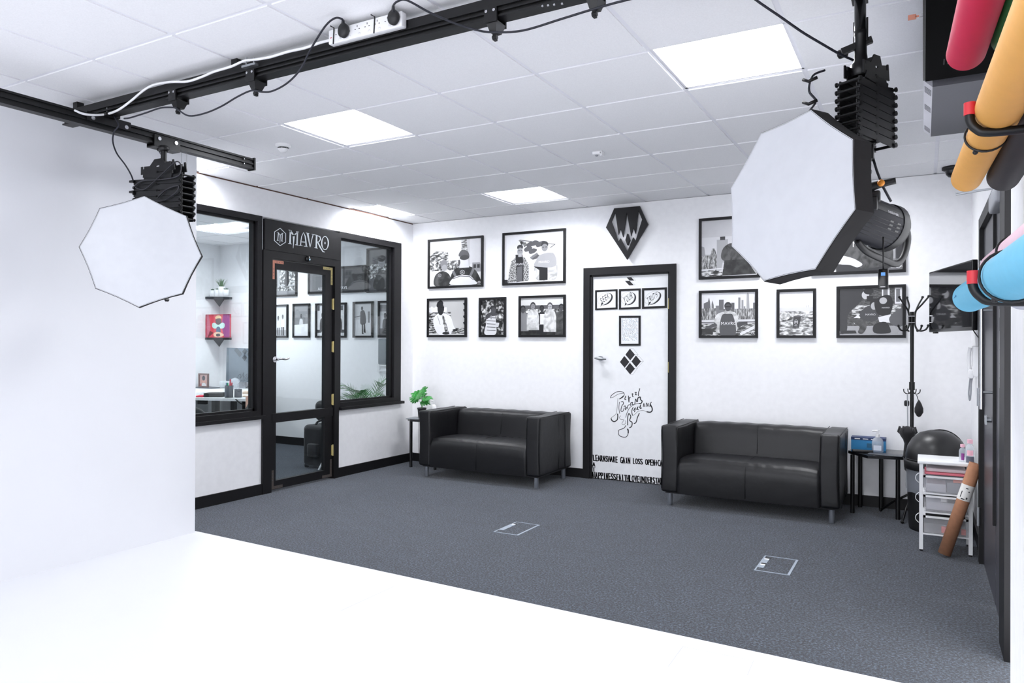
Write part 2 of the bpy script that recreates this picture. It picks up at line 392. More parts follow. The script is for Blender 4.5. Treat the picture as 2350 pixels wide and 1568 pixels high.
mb.box(D0, D1, 4.722, 5.342, 2.0, 2.082); mb.box(D0, D1, 4.722, 5.342, 0.018, 0.095); mb.box(D0, D1+0.012, 4.668, 5.44, 0.618, 0.70)
lf = mb.build('door_leaf', black_paint, d2)
mb = MB(); mb.box(-0.026, -0.02, 4.722, 5.342, 0.70, 2.0); mb.build('door_glass', gl_clear, d2)
mb = MB(); mb.box(-0.026, -0.02, 4.722, 5.342, 0.095, 0.618); mb.build('door_glass', gl_clear, d2)
mb = MB()      # lever handle
mb.cyl((0, 4.748-0.05, 1.187), (0.012, 4.748-0.05, 1.187), 0.027, n=20); mb.cyl((0.01, 4.698, 1.187), (0.05, 4.698, 1.187), 0.01)
mb.tube(catmull([(0.05, 4.692, 1.187), (0.056, 4.73, 1.193), (0.052, 4.78, 1.188), (0.05, 4.825, 1.197)]), 0.009, n=10)
mb.build('door_handle', chrome, d2)
for z in (0.28, 0.78, 1.3, 1.72):
    mb = MB(); mb.cyl((0.006, 5.447, z-0.055), (0.006, 5.447, z+0.055), 0.008); mb.box(-0.002, 0.003, 5.43, 5.46, z-0.05, z+0.05); mb.build('hinge', brass, d2)
def corner(y, z, sy, sz, m, lb):
    mb = MB(); mb.box(D1, D1+0.003, min(y, y+sy*0.13), max(y, y+sy*0.13), min(z, z+sz*0.026), max(z, z+sz*0.026)); mb.box(D1, D1+0.0031, min(y, y+sy*0.024), max(y, y+sy*0.024), min(z, z+sz*0.17), max(z, z+sz*0.17))
    for q in (0.05, 0.08, 0.11): mb.cyl((D1+0.003, y+sy*q, z+sz*0.013), (D1+0.005, y+sy*q, z+sz*0.013), 0.004, n=8, m=1); mb.cyl((D1+0.003, y+sy*0.012, z+sz*(q+0.03)), (D1+0.005, y+sy*0.012, z+sz*(q+0.03)), 0.004, n=8, m=1)
    mb.build('corner_bracket', [m, dark_grey], d2, lb)
rusty = mat('dull_bracket', (92, 84, 80), 0.5, metal=0.5)
corner(4.672, 2.078, 1, -1, copper, 'copper coloured corner bracket'); corner(5.437, 2.078, -1, -1, brass, 'yellow brass corner bracket')
corner(4.672, 0.022, 1, 1, rusty, 'dull grey corner bracket'); corner(5.437, 0.022, -1, 1, rusty, 'dull grey corner bracket')
mb = MB(); mb.lathe([(0.0, 0.028), (0.012, 0.027), (0.024, 0.02), (0.027, 0.008), (0.027, 0)], (0.022, 5.075, 2.128), n=20, d=(1, 0, 0)); mb.lathe([(0, 0.031), (0.008, 0.03), (0.01, 0.026)], (0.022, 5.08, 2.122), n=12, d=(1, 0, 0), m=1)
tag(mb.build('door_sensor', [black_gloss, mat('pale_blue_lens', (170, 205, 225), 0.3)], loc=(XL, 0, 0)), 'small round black sensor with a pale lens above the glass door', 'sensor')
# white writing panel above the door: traced strokes
def stroke(mb, pts, wd, to3, d0, d1, m=0, closed=False):
    P = [V((p[0], p[1])) for p in pts]; n = len(P); ws = wd if isinstance(wd, (list, tuple)) else [wd]*n
    L, R = [], []
    for i in range(n):
        a = P[i-1] if (i > 0 or closed) else None; b = P[(i+1) % n] if (i < n-1 or closed) else None
        d = (b-P[i]).normalized() if a is None else ((P[i]-a).normalized() if b is None else ((P[i]-a).normalized()+(b-P[i]).normalized()))
        if d.length < 1e-6: d = V((1, 0))
        if a is not None and b is not None:
            c = max(0.45, d.length/2); d = d.normalized(); k = 1/c
        else: k = 1
        nn = V((-d.y, d.x))*ws[i]/2*k; L.append(P[i]+nn); R.append(P[i]-nn)
    vs = [to3(p.x, p.y, d1) for p in L]+[to3(p.x, p.y, d1) for p in R]
    fs = [(i, (i+1) % n, n+(i+1) % n, n+i) for i in range(n if closed else n-1)]
    if d0 is None: mb.add(vs, fs, m); return
    o = len(vs); vs2 = vs+[to3(p.x, p.y, d0) for p in L]+[to3(p.x, p.y, d0) for p in R]
    fs2 = fs+[(o+i, i, (i+1) % n, o+(i+1) % n) for i in range(n if closed else n-1)]+[(n+i, o+n+i, o+n+(i+1) % n, n+(i+1) % n) for i in range(n if closed else n-1)]
    mb.add(vs2, fs2, m)
sg = thing('sign_panel', 'black panel over the glass door with a hexagon emblem and white spiky lettering', 'sign', (XL+0.024, 0, 0))
mb = MB(); mb.box(-0.03, 0.0, 4.565, 5.512, 2.16, 2.434); mb.build('panel', black_paint, sg)
def SG(x, y, d):
    p = W(600+x*180/1568, 480+y*180/1568, 0, XL+0.024); return V((d, p.y, p.z))
white_ink = mat('white_lettering', (228, 234, 238), 0.5)
mb = MB(); dd = 0.002
def S(pts, wd, closed=False): stroke(mb, pts, wd, SG, None, dd, 0, closed)
S([(372, 383), (482, 492), (480, 662), (370, 732), (256, 630), (260, 455)], 13, True)
mb.build('hexagon_outline', white_ink, sg)
mb = MB()
S([(336, 475), (322, 625)], 18); S([(335, 478), (372, 522), (415, 488)], 15); S([(414, 485), (406, 642)], 17); S([(372, 515), (370, 600), (366, 676)], [22, 14, 9]); S([(308, 462), (345, 474)], 8); S([(402, 480), (434, 486)], 8); S([(302, 624), (342, 632)], 8); S([(388, 638), (428, 646)], 8)
mb.build('emblem_letter', white_ink, sg)
def letter(*strokes):
    global mb
    mb = MB()
    for q in strokes: S(*q)
    mb.build('letter', white_ink, sg)
letter(([(576, 430), (568, 690)], 32), ([(572, 428), (642, 530), (712, 470)], [34, 30, 20]), ([(643, 512), (640, 640), (631, 782)], [44, 24, 9]), ([(716, 468), (708, 714)], 28), ([(538, 417), (602, 430)], 12), ([(690, 452), (745, 458)], 11), ([(528, 688), (602, 700)], 11), ([(668, 712), (736, 724)], 11))
letter(([(838, 466), (800, 550), (786, 640), (780, 726)], [6, 16, 18, 20]), ([(838, 466), (872, 545), (884, 640), (894, 742)], [6, 24, 26, 28]), ([(792, 640), (882, 654)], 7), ([(790, 660), (884, 674)], 7), ([(745, 722), (818, 736)], 11), ([(842, 740), (918, 752)], 11))
letter(([(920, 488), (970, 762)], [38, 16]), ([(1030, 510), (1005, 600), (972, 762)], [18, 17, 10]), ([(885, 475), (952, 490)], 11), ([(1000, 500), (1060, 512)], 11))
letter(([(1100, 525), (1092, 778)], 32), ([(1108, 528), (1165, 552), (1180, 600), (1150, 650), (1112, 665)], [14, 20, 22, 16, 10]), ([(1118, 650), (1165, 750), (1225, 850), (1264, 862)], [20, 26, 20, 8]), ([(1060, 515), (1110, 525)], 11), ([(1054, 770), (1120, 786)], 11))
letter(([(1268+66*sin(2*pi*k/28), 680-132*cos(2*pi*k/28)) for k in range(28)], [22 if 4 < k % 14 < 10 else 14 for k in range(28)], True), ([(1268, 652), (1268, 680), (1268, 708)], [2, 28, 2]))

# ------------------------------------------------------------ white lettered door in the back wall
d1 = struct(thing('door_1', '', '', (0, YB, 0))); del d1['label']; del d1['category']
mb = MB()
for (x0, x1) in ((DX0, -2.888), (-2.083, DX1)):
    mb.box(x0, x1, -0.022, 0.0, 0, 2.02)
mb.box(DX0, DX1, -0.022, 0.0, 2.02, 2.092)
mb.box(-2.888, -2.868, -0.01, 0.10, 0, 2.02); mb.box(-2.083-0.012, -2.083, -0.01, 0.10, 0, 2.02); mb.box(-2.888, -2.083, -0.01, 0.10, 2.004, 2.024)
mb.build('door_frame', black_paint, d1)
mb = MB(); mb.box(-2.866, -2.096, 0.012, 0.05, 0.008, 2.002); mb.build('door_leaf', white_paint, d1)
DY = YB+0.012
def DP(crop):
    def f(x, y, d):
        p = W(crop[0]+x*crop[2], crop[1]+y*crop[2], 1, DY); return V((p.x, 0.012-d, p.z))
    return f
c1 = (1320, 460, 280/1045); c2 = (1320, 780, 280/1254); c3 = (1340, 620, 220/1327)
ink = mat('black_ink', (28, 27, 32), 0.6); fine = mat('thin_ink', (140, 142, 150), 0.6)
def poly(mb, pts, to3, d, m=0):
    tr = tessellate_polygon([[V((p[0], p[1], 0)) for p in pts]]); mb.add([to3(p[0], p[1], d) for p in pts], [tuple(t) for t in tr], m)
# zigzag mark
mb = MB(); f3 = DP(c3); E0 = 0.0006
for pp in ([(590, 100), (655, 98), (698, 145), (632, 146)], [(567, 149), (634, 148), (692, 210), (628, 214)]): poly(mb, pp, f3, E0)
for pp in ([(655, 98), (670, 92), (716, 142), (698, 145)], [(692, 210), (712, 206), (652, 148)]): stroke(mb, pp, 2.2, f3, None, E0, 1)
mb.build('zigzag_mark', [ink, fine], d1)
# four-diamond mark
mb = MB()
for (cx, cy) in ((641, 1169), (564, 1271), (724, 1264), (641, 1364)):
    poly(mb, [(cx-4, cy-82), (cx+66, cy+2), (cx, cy+82), (cx-66, cy+2)], f3, E0)
for pp in ([(640, 1088), (683, 1086), (752, 1172), (735, 1190), (762, 1192), (825, 1262), (745, 1348), (742, 1360), (678, 1448), (640, 1446)], [(706, 1168), (752, 1172)], [(790, 1264), (825, 1262)], [(706, 1360), (742, 1360)]): stroke(mb, pp, 2.6, f3, None, E0, 1)
mb.build('diamond_mark', [ink, fine], d1)
# looping script
mb = MB(); f2 = DP(c2)
def cs(pts, w): stroke(mb, [(p.x, p.y) for p in catmull([(a, b, 0) for a, b in pts], 5)], w*1.35, f2, None, E0)
for pts, w in (([(362, 598), (395, 588), (440, 560), (480, 552), (505, 548)], 3), ([(362, 600), (375, 570), (430, 535), (485, 536), (505, 560), (490, 590), (455, 610)], 4.5), ([(455, 610), (470, 600), (500, 575)], 7), ([(440, 600), (432, 690), (420, 760), (380, 795), (368, 810)], 2.5), ([(368, 808), (380, 832), (405, 841), (432, 822), (438, 790), (436, 760)], 8), ([(455, 640), (450, 700), (458, 760)], 4),
               ([(470, 640), (490, 635), (495, 660), (480, 680), (470, 730), (490, 735), (505, 700)], 5), ([(512, 600), (520, 580), (510, 610), (525, 615)], 6), ([(548, 575), (552, 640), (556, 600), (570, 590)], 6), ([(580, 560), (592, 555), (588, 580), (600, 585)], 6), ([(612, 545), (628, 540), (620, 565), (636, 565)], 6), ([(650, 580), (652, 540), (660, 520), (664, 500)], 6), ([(500, 690), (515, 680), (518, 720), (530, 690)], 5), ([(535, 710), (540, 680), (560, 665)], 5), ([(570, 680), (572, 650), (590, 645), (585, 665), (600, 665)], 5.5), ([(612, 660), (622, 610), (632, 640)], 6), ([(640, 640), (645, 600), (668, 590), (672, 615), (688, 632), (676, 655), (655, 655)], 8),
               ([(655, 655), (610, 665), (560, 700), (530, 760), (520, 800)], 4), ([(590, 780), (582, 740), (590, 705), (600, 700)], 6), ([(600, 730), (618, 700), (610, 745)], 6), ([(630, 720), (645, 690), (640, 715), (655, 720)], 6), ([(662, 700), (672, 670), (668, 705), (685, 700)], 6), ([(700, 690), (706, 655), (712, 690)], 5), ([(728, 690), (735, 650), (748, 685), (752, 650)], 5), ([(768, 690), (772, 660), (784, 640)], 6), ([(772, 665), (790, 700), (790, 730), (770, 745), (735, 740)], 9), ([(735, 742), (700, 728), (650, 735), (620, 760), (595, 780)], 2.5), ([(660, 755), (640, 800), (625, 850), (602, 862)], [5]*16+[9]*0 if False else 7), ([(540, 880), (540, 800), (552, 760), (572, 790), (560, 830), (585, 850), (580, 890), (556, 905)], 7),
               ([(470, 780), (455, 800), (470, 820), (500, 825), (480, 860), (500, 875), (520, 850), (515, 830)], 2.5), ([(522, 880), (500, 910), (450, 930), (448, 975), (480, 998), (525, 998), (545, 960), (536, 915)], 5), ([(545, 960), (545, 930), (536, 915)], 9)):
    cs(pts, w)
mb.build('script_lettering', ink, d1)
# two lines of brush lettering and the letters between them
mb = MB()
def line_text(txt, p0, p1, h, gap=0.0):
    n = len(txt)
    for k, ch in enumerate(txt):
        if ch == ' ': continue
        t = (k+0.5)/n; x = p0[0]+(p1[0]-p0[0])*t; y = p0[1]+(p1[1]-p0[1])*t
        text_mesh(mb, ch, lambda a, b, d: f2(x+a, y-b, d), 0, 0, h*random.uniform(0.92, 1.08), E0, 0, width=(p1[0]-p0[0])/n*random.uniform(0.75, 0.98)*(0.45 if ch in 'I' else 1), shear=-0.12, rot=random.uniform(-0.06, 0.04))
for o in (-3.2, -1.6, 0, 1.6, 3.2):
    random.seed(5); line_text('LEARNSHARE GAIN LOSS OPEN+CARE', (182+o, 1213), (950+o, 1275), 62)
    random.seed(6); line_text('HAPPINESSFAITHLOVEUNDERSTANDING', (180+o, 1390), (1010+o, 1465), 66)
    random.seed(9)
    for ch, yy in (('A', 1282), ('T', 1334), ('L', 1385)): text_mesh(mb, ch, lambda a, b, d: f2(192+o+a, yy-b, d), 0, 0, 44, E0, 0, width=26)
mb.build('brush_lettering', ink, d1)
mb = MB()      # sweeping lever handle
hz = W(1375, 823, 1, YB).z; hx = W(1378, 823, 1, YB).x
mb.cyl((hx, 0.012, hz), (hx, -0.004, hz), 0.026, n=20); mb.cyl((hx, 0, hz), (hx, -0.05, hz), 0.011)
mb.tube([(hx-0.04, -0.052, hz+0.004), (hx-0.01, -0.058, hz+0.002), (hx+0.04, -0.058, hz-0.002), (hx+0.08, -0.05, hz-0.005)], lambda t: 0.005+0.009*sin(pi*min(max(t, 0.04), 0.97)), n=10)
mb.build('door_handle', steel, d1)
for z in (0.3, 1.12, 1.72):
    mb = MB(); mb.cyl((-2.09, -0.004, z-0.05), (-2.09, -0.004, z+0.05), 0.007); mb.build('hinge', brass, d1)
# framed sheets on the door
def door_sheet(name, label, box, crop, frw, art, group=None, cat='picture'):
    f = DP(crop); x0, y0, x1, y1 = box[:4]
    c = f((x0+x1)/2, (y0+y1)/2, 0); t = thing(name, label, cat, (c.x, YB+0.012, c.z), 0, group)
    g = lambda x, y, d: (lambda p: V((p.x-c.x, -d, p.z-c.z)))(f(x, y, 0))
    mb = MB(); mb.solid([[(x0, y0), (x1, y0+box[4]), (x1, y1+box[4]), (x0, y1)], [(x0+frw, y0+frw), (x1-frw, y0+frw+box[4]), (x1-frw, y1-frw+box[4]), (x0+frw, y1-frw)]], g, 0.0, 0.006)
    mb.build('frame', black_paint, t)
    mb = MB(); mb.solid([[(x0+frw*.5, y0+frw*.5), (x1-frw*.5, y0+frw*.5+box[4]), (x1-frw*.5, y1-frw*.5+box[4]), (x0+frw*.5, y1-frw*.5)]], g, 0.0005, 0.002)
    mb.build('sheet', white_paint, t)
    mb = MB(); art(mb, g); mb.build('drawing', [ink, fine, mat('blue_ink', (120, 160, 180), 0.6)], t)
def bubble(cx, cy, rx, ry, word, tail):
    def a(mb, g):
        an = -0.62; pts = [(cx+rx*cos(q)*cos(an)-ry*sin(q)*sin(an), cy+rx*cos(q)*sin(an)+ry*sin(q)*cos(an)) for q in [2*pi*k/40 for k in range(40)]]
        stroke(mb, pts, 2.2, g, None, 0.0026, 1, True)
        arc = pts[36:]+pts[:17]; sh = [(x+12, y+10) for x, y in arc]
        stroke(mb, sh, [2+20*sin(pi*k/(len(sh)-1)) for k in range(len(sh))], g, None, 0.0026, 0)
        poly(mb, [(cx-rx*0.35, cy+ry*0.9), (tail[0], tail[1]), (cx-rx*0.1, cy+ry*0.95)], g, 0.0026, 0)
        n = len(word)
        for k, ch in enumerate(word):
            t = (k+0.5)/n-0.5; x = cx+t*rx*1.45*cos(an)+4; y = cy+t*rx*1.45*sin(an)
            text_mesh(mb, ch, lambda u, v, d: g(x+u, y-v, d), 0, 0, ry*1.15, 0.0026, 0, width=rx*1.2/n, rot=0.35, shear=0.2)
    return a
door_sheet('framed_drawing', 'left framed speech-bubble drawing on the white door, lettered SEEK', (158, 280, 466, 556, -14), c3, 24, bubble(285, 392, 105, 68, 'SEEK', (228, 512)), 'three small framed bubble drawings on the white door')
door_sheet('framed_drawing', 'middle framed speech-bubble drawing on the white door, lettered YOUR', (488, 266, 786, 548, -12), c3, 27, bubble(608, 385, 100, 80, 'YOUR', (565, 500)), 'three small framed bubble drawings on the white door')
door_sheet('framed_drawing', 'right framed speech-bubble drawing on the white door, lettered TRUTH', (806, 252, 1150, 538, -12), c3, 30, bubble(945, 380, 118, 70, 'TRUTH', (885, 500)), 'three small framed bubble drawings on the white door')
def letterpage(mb, g):
    random.seed(3)
    for r in range(17):
        y = 680+r*18.2; x = 526
        while x < 735:
            wd = random.uniform(8, 30); 
            if random.random() < 0.87: stroke(mb, [(x, y+random.uniform(-2, 2)), (x+wd*0.3, y-5), (x+wd*0.6, y+4), (x+wd, y)], random.uniform(2.5, 4.5), g, None, 0.0026, random.choice([1, 1, 2, 0 if random.random() < 0.2 else 1]))
            x += wd+5
door_sheet('framed_letter', 'portrait sheet of handwritten lines in a black frame on the white door', (488, 634, 786, 1050, -2), c3, 28, letterpage)

# emblem plaque above the door
pl = MB(); cE = (1320, 460, 280/1045)
pc = W(1443, 530, 1, YB)
def EP(x, y, d):
    p = W(cE[0]+x*cE[2], cE[1]+y*cE[2], 1, YB); return V((p.x-pc.x, -d, p.z-pc.z))
pl.solid([[(348, 75), (565, 55), (636, 212), (458, 512), (278, 238)], [(357, 108), (385, 300), (402, 248), (424, 320), (455, 108), (492, 312), (512, 242), (530, 292), (553, 92), (586, 170), (530, 352), (510, 322), (458, 445), (402, 330), (382, 360), (325, 188)]], EP, 0.028, 0.045)
pl.solid([[(459, 290), (476, 345), (459, 388), (443, 345)]], EP, 0.0, 0.045)
for x, y in ((420, 75), (500, 70), (458, 470)): p = EP(x, y, 0); pl.cyl(p, p+V((0, -0.03, 0)), 0.008)
tag(pl.build('emblem_plaque', black_paint, loc=(pc.x, YB, pc.z)), 'black diamond-shaped plaque with cut-out spikes on the wall above the white door', 'plaque')

# ------------------------------------------------------------ framed photographs
TEX = {'trees': noise_print('print_trees', [(0.40, 18), (0.52, 60), (0.60, 190)], 26, 8),
       'busy': noise_print('print_busy', [(0.36, 30), (0.5, 130), (0.62, 230)], 34, 8),
       'busylight': noise_print('print_busy_light', [(0.34, 110), (0.5, 190), (0.62, 240)], 30, 8),
       'rocks': noise_print('print_rocks', [(0.36, 40), (0.48, 150), (0.58, 225)], 16, 8, (1, 1, 2.4), 1.0),
       'brick': noise_print('print_brick', [(0.4, 45), (0.6, 95)], 60, 3, (1, 1, 4)),
       'street': noise_print('print_street', [(0.40, 35), (0.5, 120), (0.58, 210)], 20, 6, (1, 1, 3.5)),
       'plaid': noise_print('print_plaid', [(0.45, 70), (0.55, 190)], 90, 2),
       'city': noise_print('print_city', [(0.40, 80), (0.5, 135), (0.62, 200)], 45, 6, (2.5, 1, 0.6)),
       'dark': noise_print('print_dark', [(0.4, 22), (0.62, 58)], 14, 6),
       'cloth': noise_print('print_cloth', [(0.38, 40), (0.62, 85)], 9, 5, (1, 1, 1), 1.5),
       'lightcloth': noise_print('print_light_cloth', [(0.38, 165), (0.62, 225)], 9, 5, (1, 1, 1), 1.5),
       'grad': noise_print('print_sky', [(0.3, 205), (0.7, 228)], 2, 2),
       'gradd': noise_print('print_wall', [(0.3, 175), (0.7, 200)], 2, 2)}
def print_mat(k):
    if isinstance(k, str): return TEX[k]
    if isinstance(k, (int, float)): k = (k, k, min(255, k+3))
    key = 'print_%d_%d_%d' % tuple(int(q) for q in k)
    return mat(key, k, 0.35)
def clip01(pts):
    for ax, lo, sg_ in ((0, 0, 1), (0, 1, -1), (1, 0, 1), (1, 1, -1)):
        out = []
        for i in range(len(pts)):
            a, b = pts[i-1], pts[i]; da, db = (a[ax]-lo)*sg_, (b[ax]-lo)*sg_
            if (da >= 0) != (db >= 0): t = da/(da-db); out.append((a[0]+(b[0]-a[0])*t, a[1]+(b[1]-a[1])*t))
            if db >= 0: out.append(b)
        pts = out
        if not pts: return pts
    return pts
def poly_clip(mb, pts, g, d, m=0):
    pts = clip01([(p[0], p[1]) for p in pts])
    if len(pts) > 2: poly(mb, pts, g, d, m)
def art_mesh(items, w, h, to3):
    mb = MB(); ms = []; d = 0.0
    for it in items:
        kind, col = it[0], it[1]; m = print_mat(col)
        if m not in ms: ms.append(m)
        mi = ms.index(m); d += 0.00012
        g = lambda x, y, dd: to3(x*w, y*h, d)
        poly = poly_clip
        if kind == 'r': x0, y0, x1, y1 = it[2:]; poly(mb, [(x0, y0), (x1, y0), (x1, y1), (x0, y1)], g, d, mi)
        elif kind == 'p': poly(mb, it[2], g, d, mi)
        elif kind == 'c': poly(mb, [(p.x, p.y) for p in catmull([(a, b, 0) for a, b in it[2]], 4, True)], g, d, mi)
        elif kind == 'e':
            cx, cy, rx, ry = it[2:6]; a = it[6] if len(it) > 6 else 0
            poly(mb, [(cx+(rx*cos(q)*cos(a)*w-ry*sin(q)*sin(a)*h)/w, cy+(rx*cos(q)*sin(a)*w+ry*sin(q)*cos(a)*h)/h) for q in [2*pi*k/20 for k in range(20)]], g, d, mi)
        elif kind == 'l':
            stroke(mb, [(x*w, y*h) for x, y in it[3]], it[2]*w, lambda x, y, dd: to3(x, y, d), None, d, mi)
        elif kind == 't':
            txt, x, y, hh = it[2:6]; sl = it[6] if len(it) > 6 else 0
            text_mesh(mb, txt, lambda a, b, dd: to3(x*w+a, y*h-b, d), 0, 0, hh*h, d, mi, rot=-sl)
    return mb, ms
def logo(x, y, s, col=225):      # small hexagon mark in a corner
    return [('l', col, 0.006, [(x, y-s), (x+s*0.8, y-s*0.5), (x+s*0.8, y+s*0.5), (x, y+s), (x-s*0.8, y+s*0.5), (x-s*0.8, y-s*0.5), (x, y-s)]), ('t', col, 'M', x, y, s*0.9)]
def frame_pic(name, label, cx, cy, cz, w, h, items, group, face='-y', fw=0.024, frame_m=None, tilt=0):
    rz = {'-y': 0, '+x': pi/2}[face]
    t = thing(name, label, 'picture', (cx, cy, cz), rz, group); fd = 0.022
    mb = MB(); hw, hh = w/2, h/2
    mb.box(-hw, hw, -fd, 0, hh-fw, hh); mb.box(-hw, hw, -fd, 0, -hh, -hh+fw); mb.box(-hw, -hw+fw, -fd, 0, -hh+fw, hh-fw); mb.box(hw-fw, hw, -fd, 0, -hh+fw, hh-fw)
    iw, ih = w-2*fw, h-2*fw
    mb.build('frame', frame_m or black_paint, t)
    a, ms = art_mesh(items, iw, ih, lambda x, y, d: V((x-iw/2, -0.009-d, ih/2-y)))
    a.build('print', ms, t, fix=False)
    if tilt: t.rotation_euler = (tilt, 0, rz)
    return t
def wallpic(label, box, items, group='framed black and white photographs on the back wall', **k):
    a = W(box[0], box[1], 1, YB); b = W(box[2], box[3], 1, YB)
    return frame_pic('framed_photo', label, (a.x+b.x)/2, YB, (a.z+b.z)/2, b.x-a.x, a.z-b.z, items, group, **k)
def person(x, y, s, skin, hair, top, sh=0.1, facing=0, h=0.55, ax=1.0):   # head centre x,y, head half height s
    return [('p', top, [(x-0.25*s*ax, y+s*0.8), (x+0.25*s*ax, y+s*0.8), (x+s*1.5*ax, y+s*1.6), (x+s*1.9*ax, y+s*3.2), (x+s*1.9*ax, y+h), (x-s*1.9*ax, y+h), (x-s*1.9*ax, y+s*3.2), (x-s*1.5*ax, y+s*1.6)]),
            ('e', hair, x, y-s*0.2, s*0.82*ax, s), ('e', skin, x+facing*0.2*s*ax, y+s*0.12, s*0.66*ax, s*0.86), ('r', skin, x-s*0.3*ax, y+s*0.6, x+s*0.3*ax, y+s*1.2),
            ('l', 40, 0.012, [(x-s*0.45*ax, y-s*0.02), (x-s*0.12*ax, y-s*0.02)]), ('l', 40, 0.012, [(x+s*0.12*ax, y-s*0.02), (x+s*0.45*ax, y-s*0.02)]), ('l', 60, 0.01, [(x-s*0.2*ax, y+s*0.5), (x+s*0.2*ax, y+s*0.5)])]
skyline = [('r', 'city', 0, .38, 1, .64), ('p', 95, [(.04, .5), (.04, .24), (.12, .2), (.14, .1), (.16, .2), (.17, .32), (.17, .5)]), ('p', 110, [(.19, .5), (.19, .26), (.205, .17), (.23, .28), (.24, .5)]), ('r', 120, .27, .3, .42, .55), ('r', 100, .33, .16, .42, .4), ('r', 85, .56, .24, .62, .5),
           ('r', 125, .69, .12, .73, .5), ('r', 150, .75, .18, .785, .5), ('p', 165, [(.84, .5), (.845, .06), (.865, .0), (.885, .06), (.9, .5)]), ('r', 110, .96, .25, 1, .5), ('r', 150, .79, .33, .82, .5), ('r', 'city', 0, .36, .28, .6), ('r', 'city', .44, .4, 1, .6)]
wallpic('framed photo of two people seen from behind, one with a rucksack, top row left', (984, 551, 1110, 658),
        [('r', 'grad', 0, 0, 1, 1), ('p', 'street', [(.0, .32), (.12, .22), (.36, .26), (.38, .5), (.0, .56)]), ('r', 'busy', 0, .45, .62, .66), ('p', 190, [(.62, .0), (.78, .0), (.78, .7), (.66, .7)]), ('r', 205, .78, 0, 1, .55), ('p', 'street', [(.62, .05), (.72, .0), (.74, .3), (.68, .45), (.62, .4)]), ('r', 225, 0, .66, .5, 1),
         ('p', 140, [(.83, .52), (.97, .52), (1, .6), (1, .72), (.82, .72)]), ('r', 40, .85, .56, .9, .64), ('r', 40, .92, .56, .97, .64), ('c', 'cloth', [(.1, .78), (.2, .68), (.3, .68), (.4, .78), (.4, .99), (.1, .99)]), ('e', 120, .28, .52, .07, .1), ('e', 150, .29, .6, .055, .07),
         ('c', 'dark', [(.38, .95), (.45, .7), (.58, .6), (.78, .6), (.9, .7), (.99, .9), (.99, .99), (.38, .99)]), ('p', 205, [(.6, .4), (.74, .4), (.77, .62), (.58, .62)]), ('c', 70, [(.57, .36), (.6, .26), (.67, .23), (.75, .28), (.77, .4), (.67, .38)]), ('e', 45, .68, .4, .09, .055), ('e', 60, .58, .5, .02, .06), ('l', 110, .045, [(.46, .68), (.52, .82)]), ('l', 110, .045, [(.86, .64), (.78, .84)]),
         ('c', 215, [(.42, .98), (.46, .84), (.6, .78), (.78, .8), (.87, .9), (.9, .99)]), ('l', 90, .012, [(.46, .85), (.6, .8), (.78, .82), (.86, .9)])]+logo(.64, .72, .05)+logo(.2, .76, .035, 180)+logo(.96, .95, .025))
wallpic('large framed photo of two men before a billowing flag, top row', (1155, 536, 1299, 650),
        [('r', 225, 0, 0, 1, 1), ('p', 'busy', [(.24, .12), (.36, .17), (.4, .24), (.32, .28)])]+[('c', 85, [(x, y), (x+.07, y-.05), (x+.14, y-.02), (x+.1, y+.04), (x+.02, y+.06)]) for x, y in ((.38, .22), (.45, .2), (.54, .23), (.34, .31), (.42, .36), (.46, .48), (.58, .22))]+[('p', 120, [(.44, .49), (.56, .4), (.58, .44), (.46, .53)]), ('l', 90, .012, [(.26, .12), (.86, .26), (.78, .32)]),
         ('p', 'plaid', [(.2, .46), (.35, .48), (.42, .64), (.42, .97), (.06, .99), (.08, .75), (.12, .55)]), ('p', 40, [(.19, .42), (.31, .42), (.33, .6), (.33, .97), (.21, .99), (.2, .6)]), ('p', 95, [(.22, .68), (.31, .66), (.31, .97), (.21, .98)]), ('t', 215, 'MAVRO', .26, .62, .045), ('e', 60, .27, .27, .052, .055), ('e', 150, .27, .36, .048, .085), ('r', 175, .24, .4, .3, .47), ('l', 50, .01, [(.24, .34), (.265, .34)]), ('l', 50, .01, [(.28, .34), (.3, .34)]),
         ('c', 'lightcloth', [(.6, .5), (.68, .44), (.82, .42), (.88, .5), (.9, .8), (.85, .96), (.58, .97), (.52, .8), (.52, .62)]), ('c', 165, [(.55, .55), (.62, .45), (.78, .42), (.86, .48), (.88, .68), (.74, .72), (.52, .68)]), ('p', 30, [(.5, .68), (.74, .72), (.74, .97), (.6, .97), (.6, .76)]), ('t', 225, 'MAVRO', .68, .6, .05), ('e', 210, .72, .38, .1, .04), ('e', 55, .69, .25, .06, .07), ('e', 140, .69, .31, .052, .075), ('l', 30, .01, [(.65, .3), (.68, .3)]), ('l', 30, .01, [(.7, .3), (.73, .3)]), ('r', 40, 0, .93, .06, 1)])
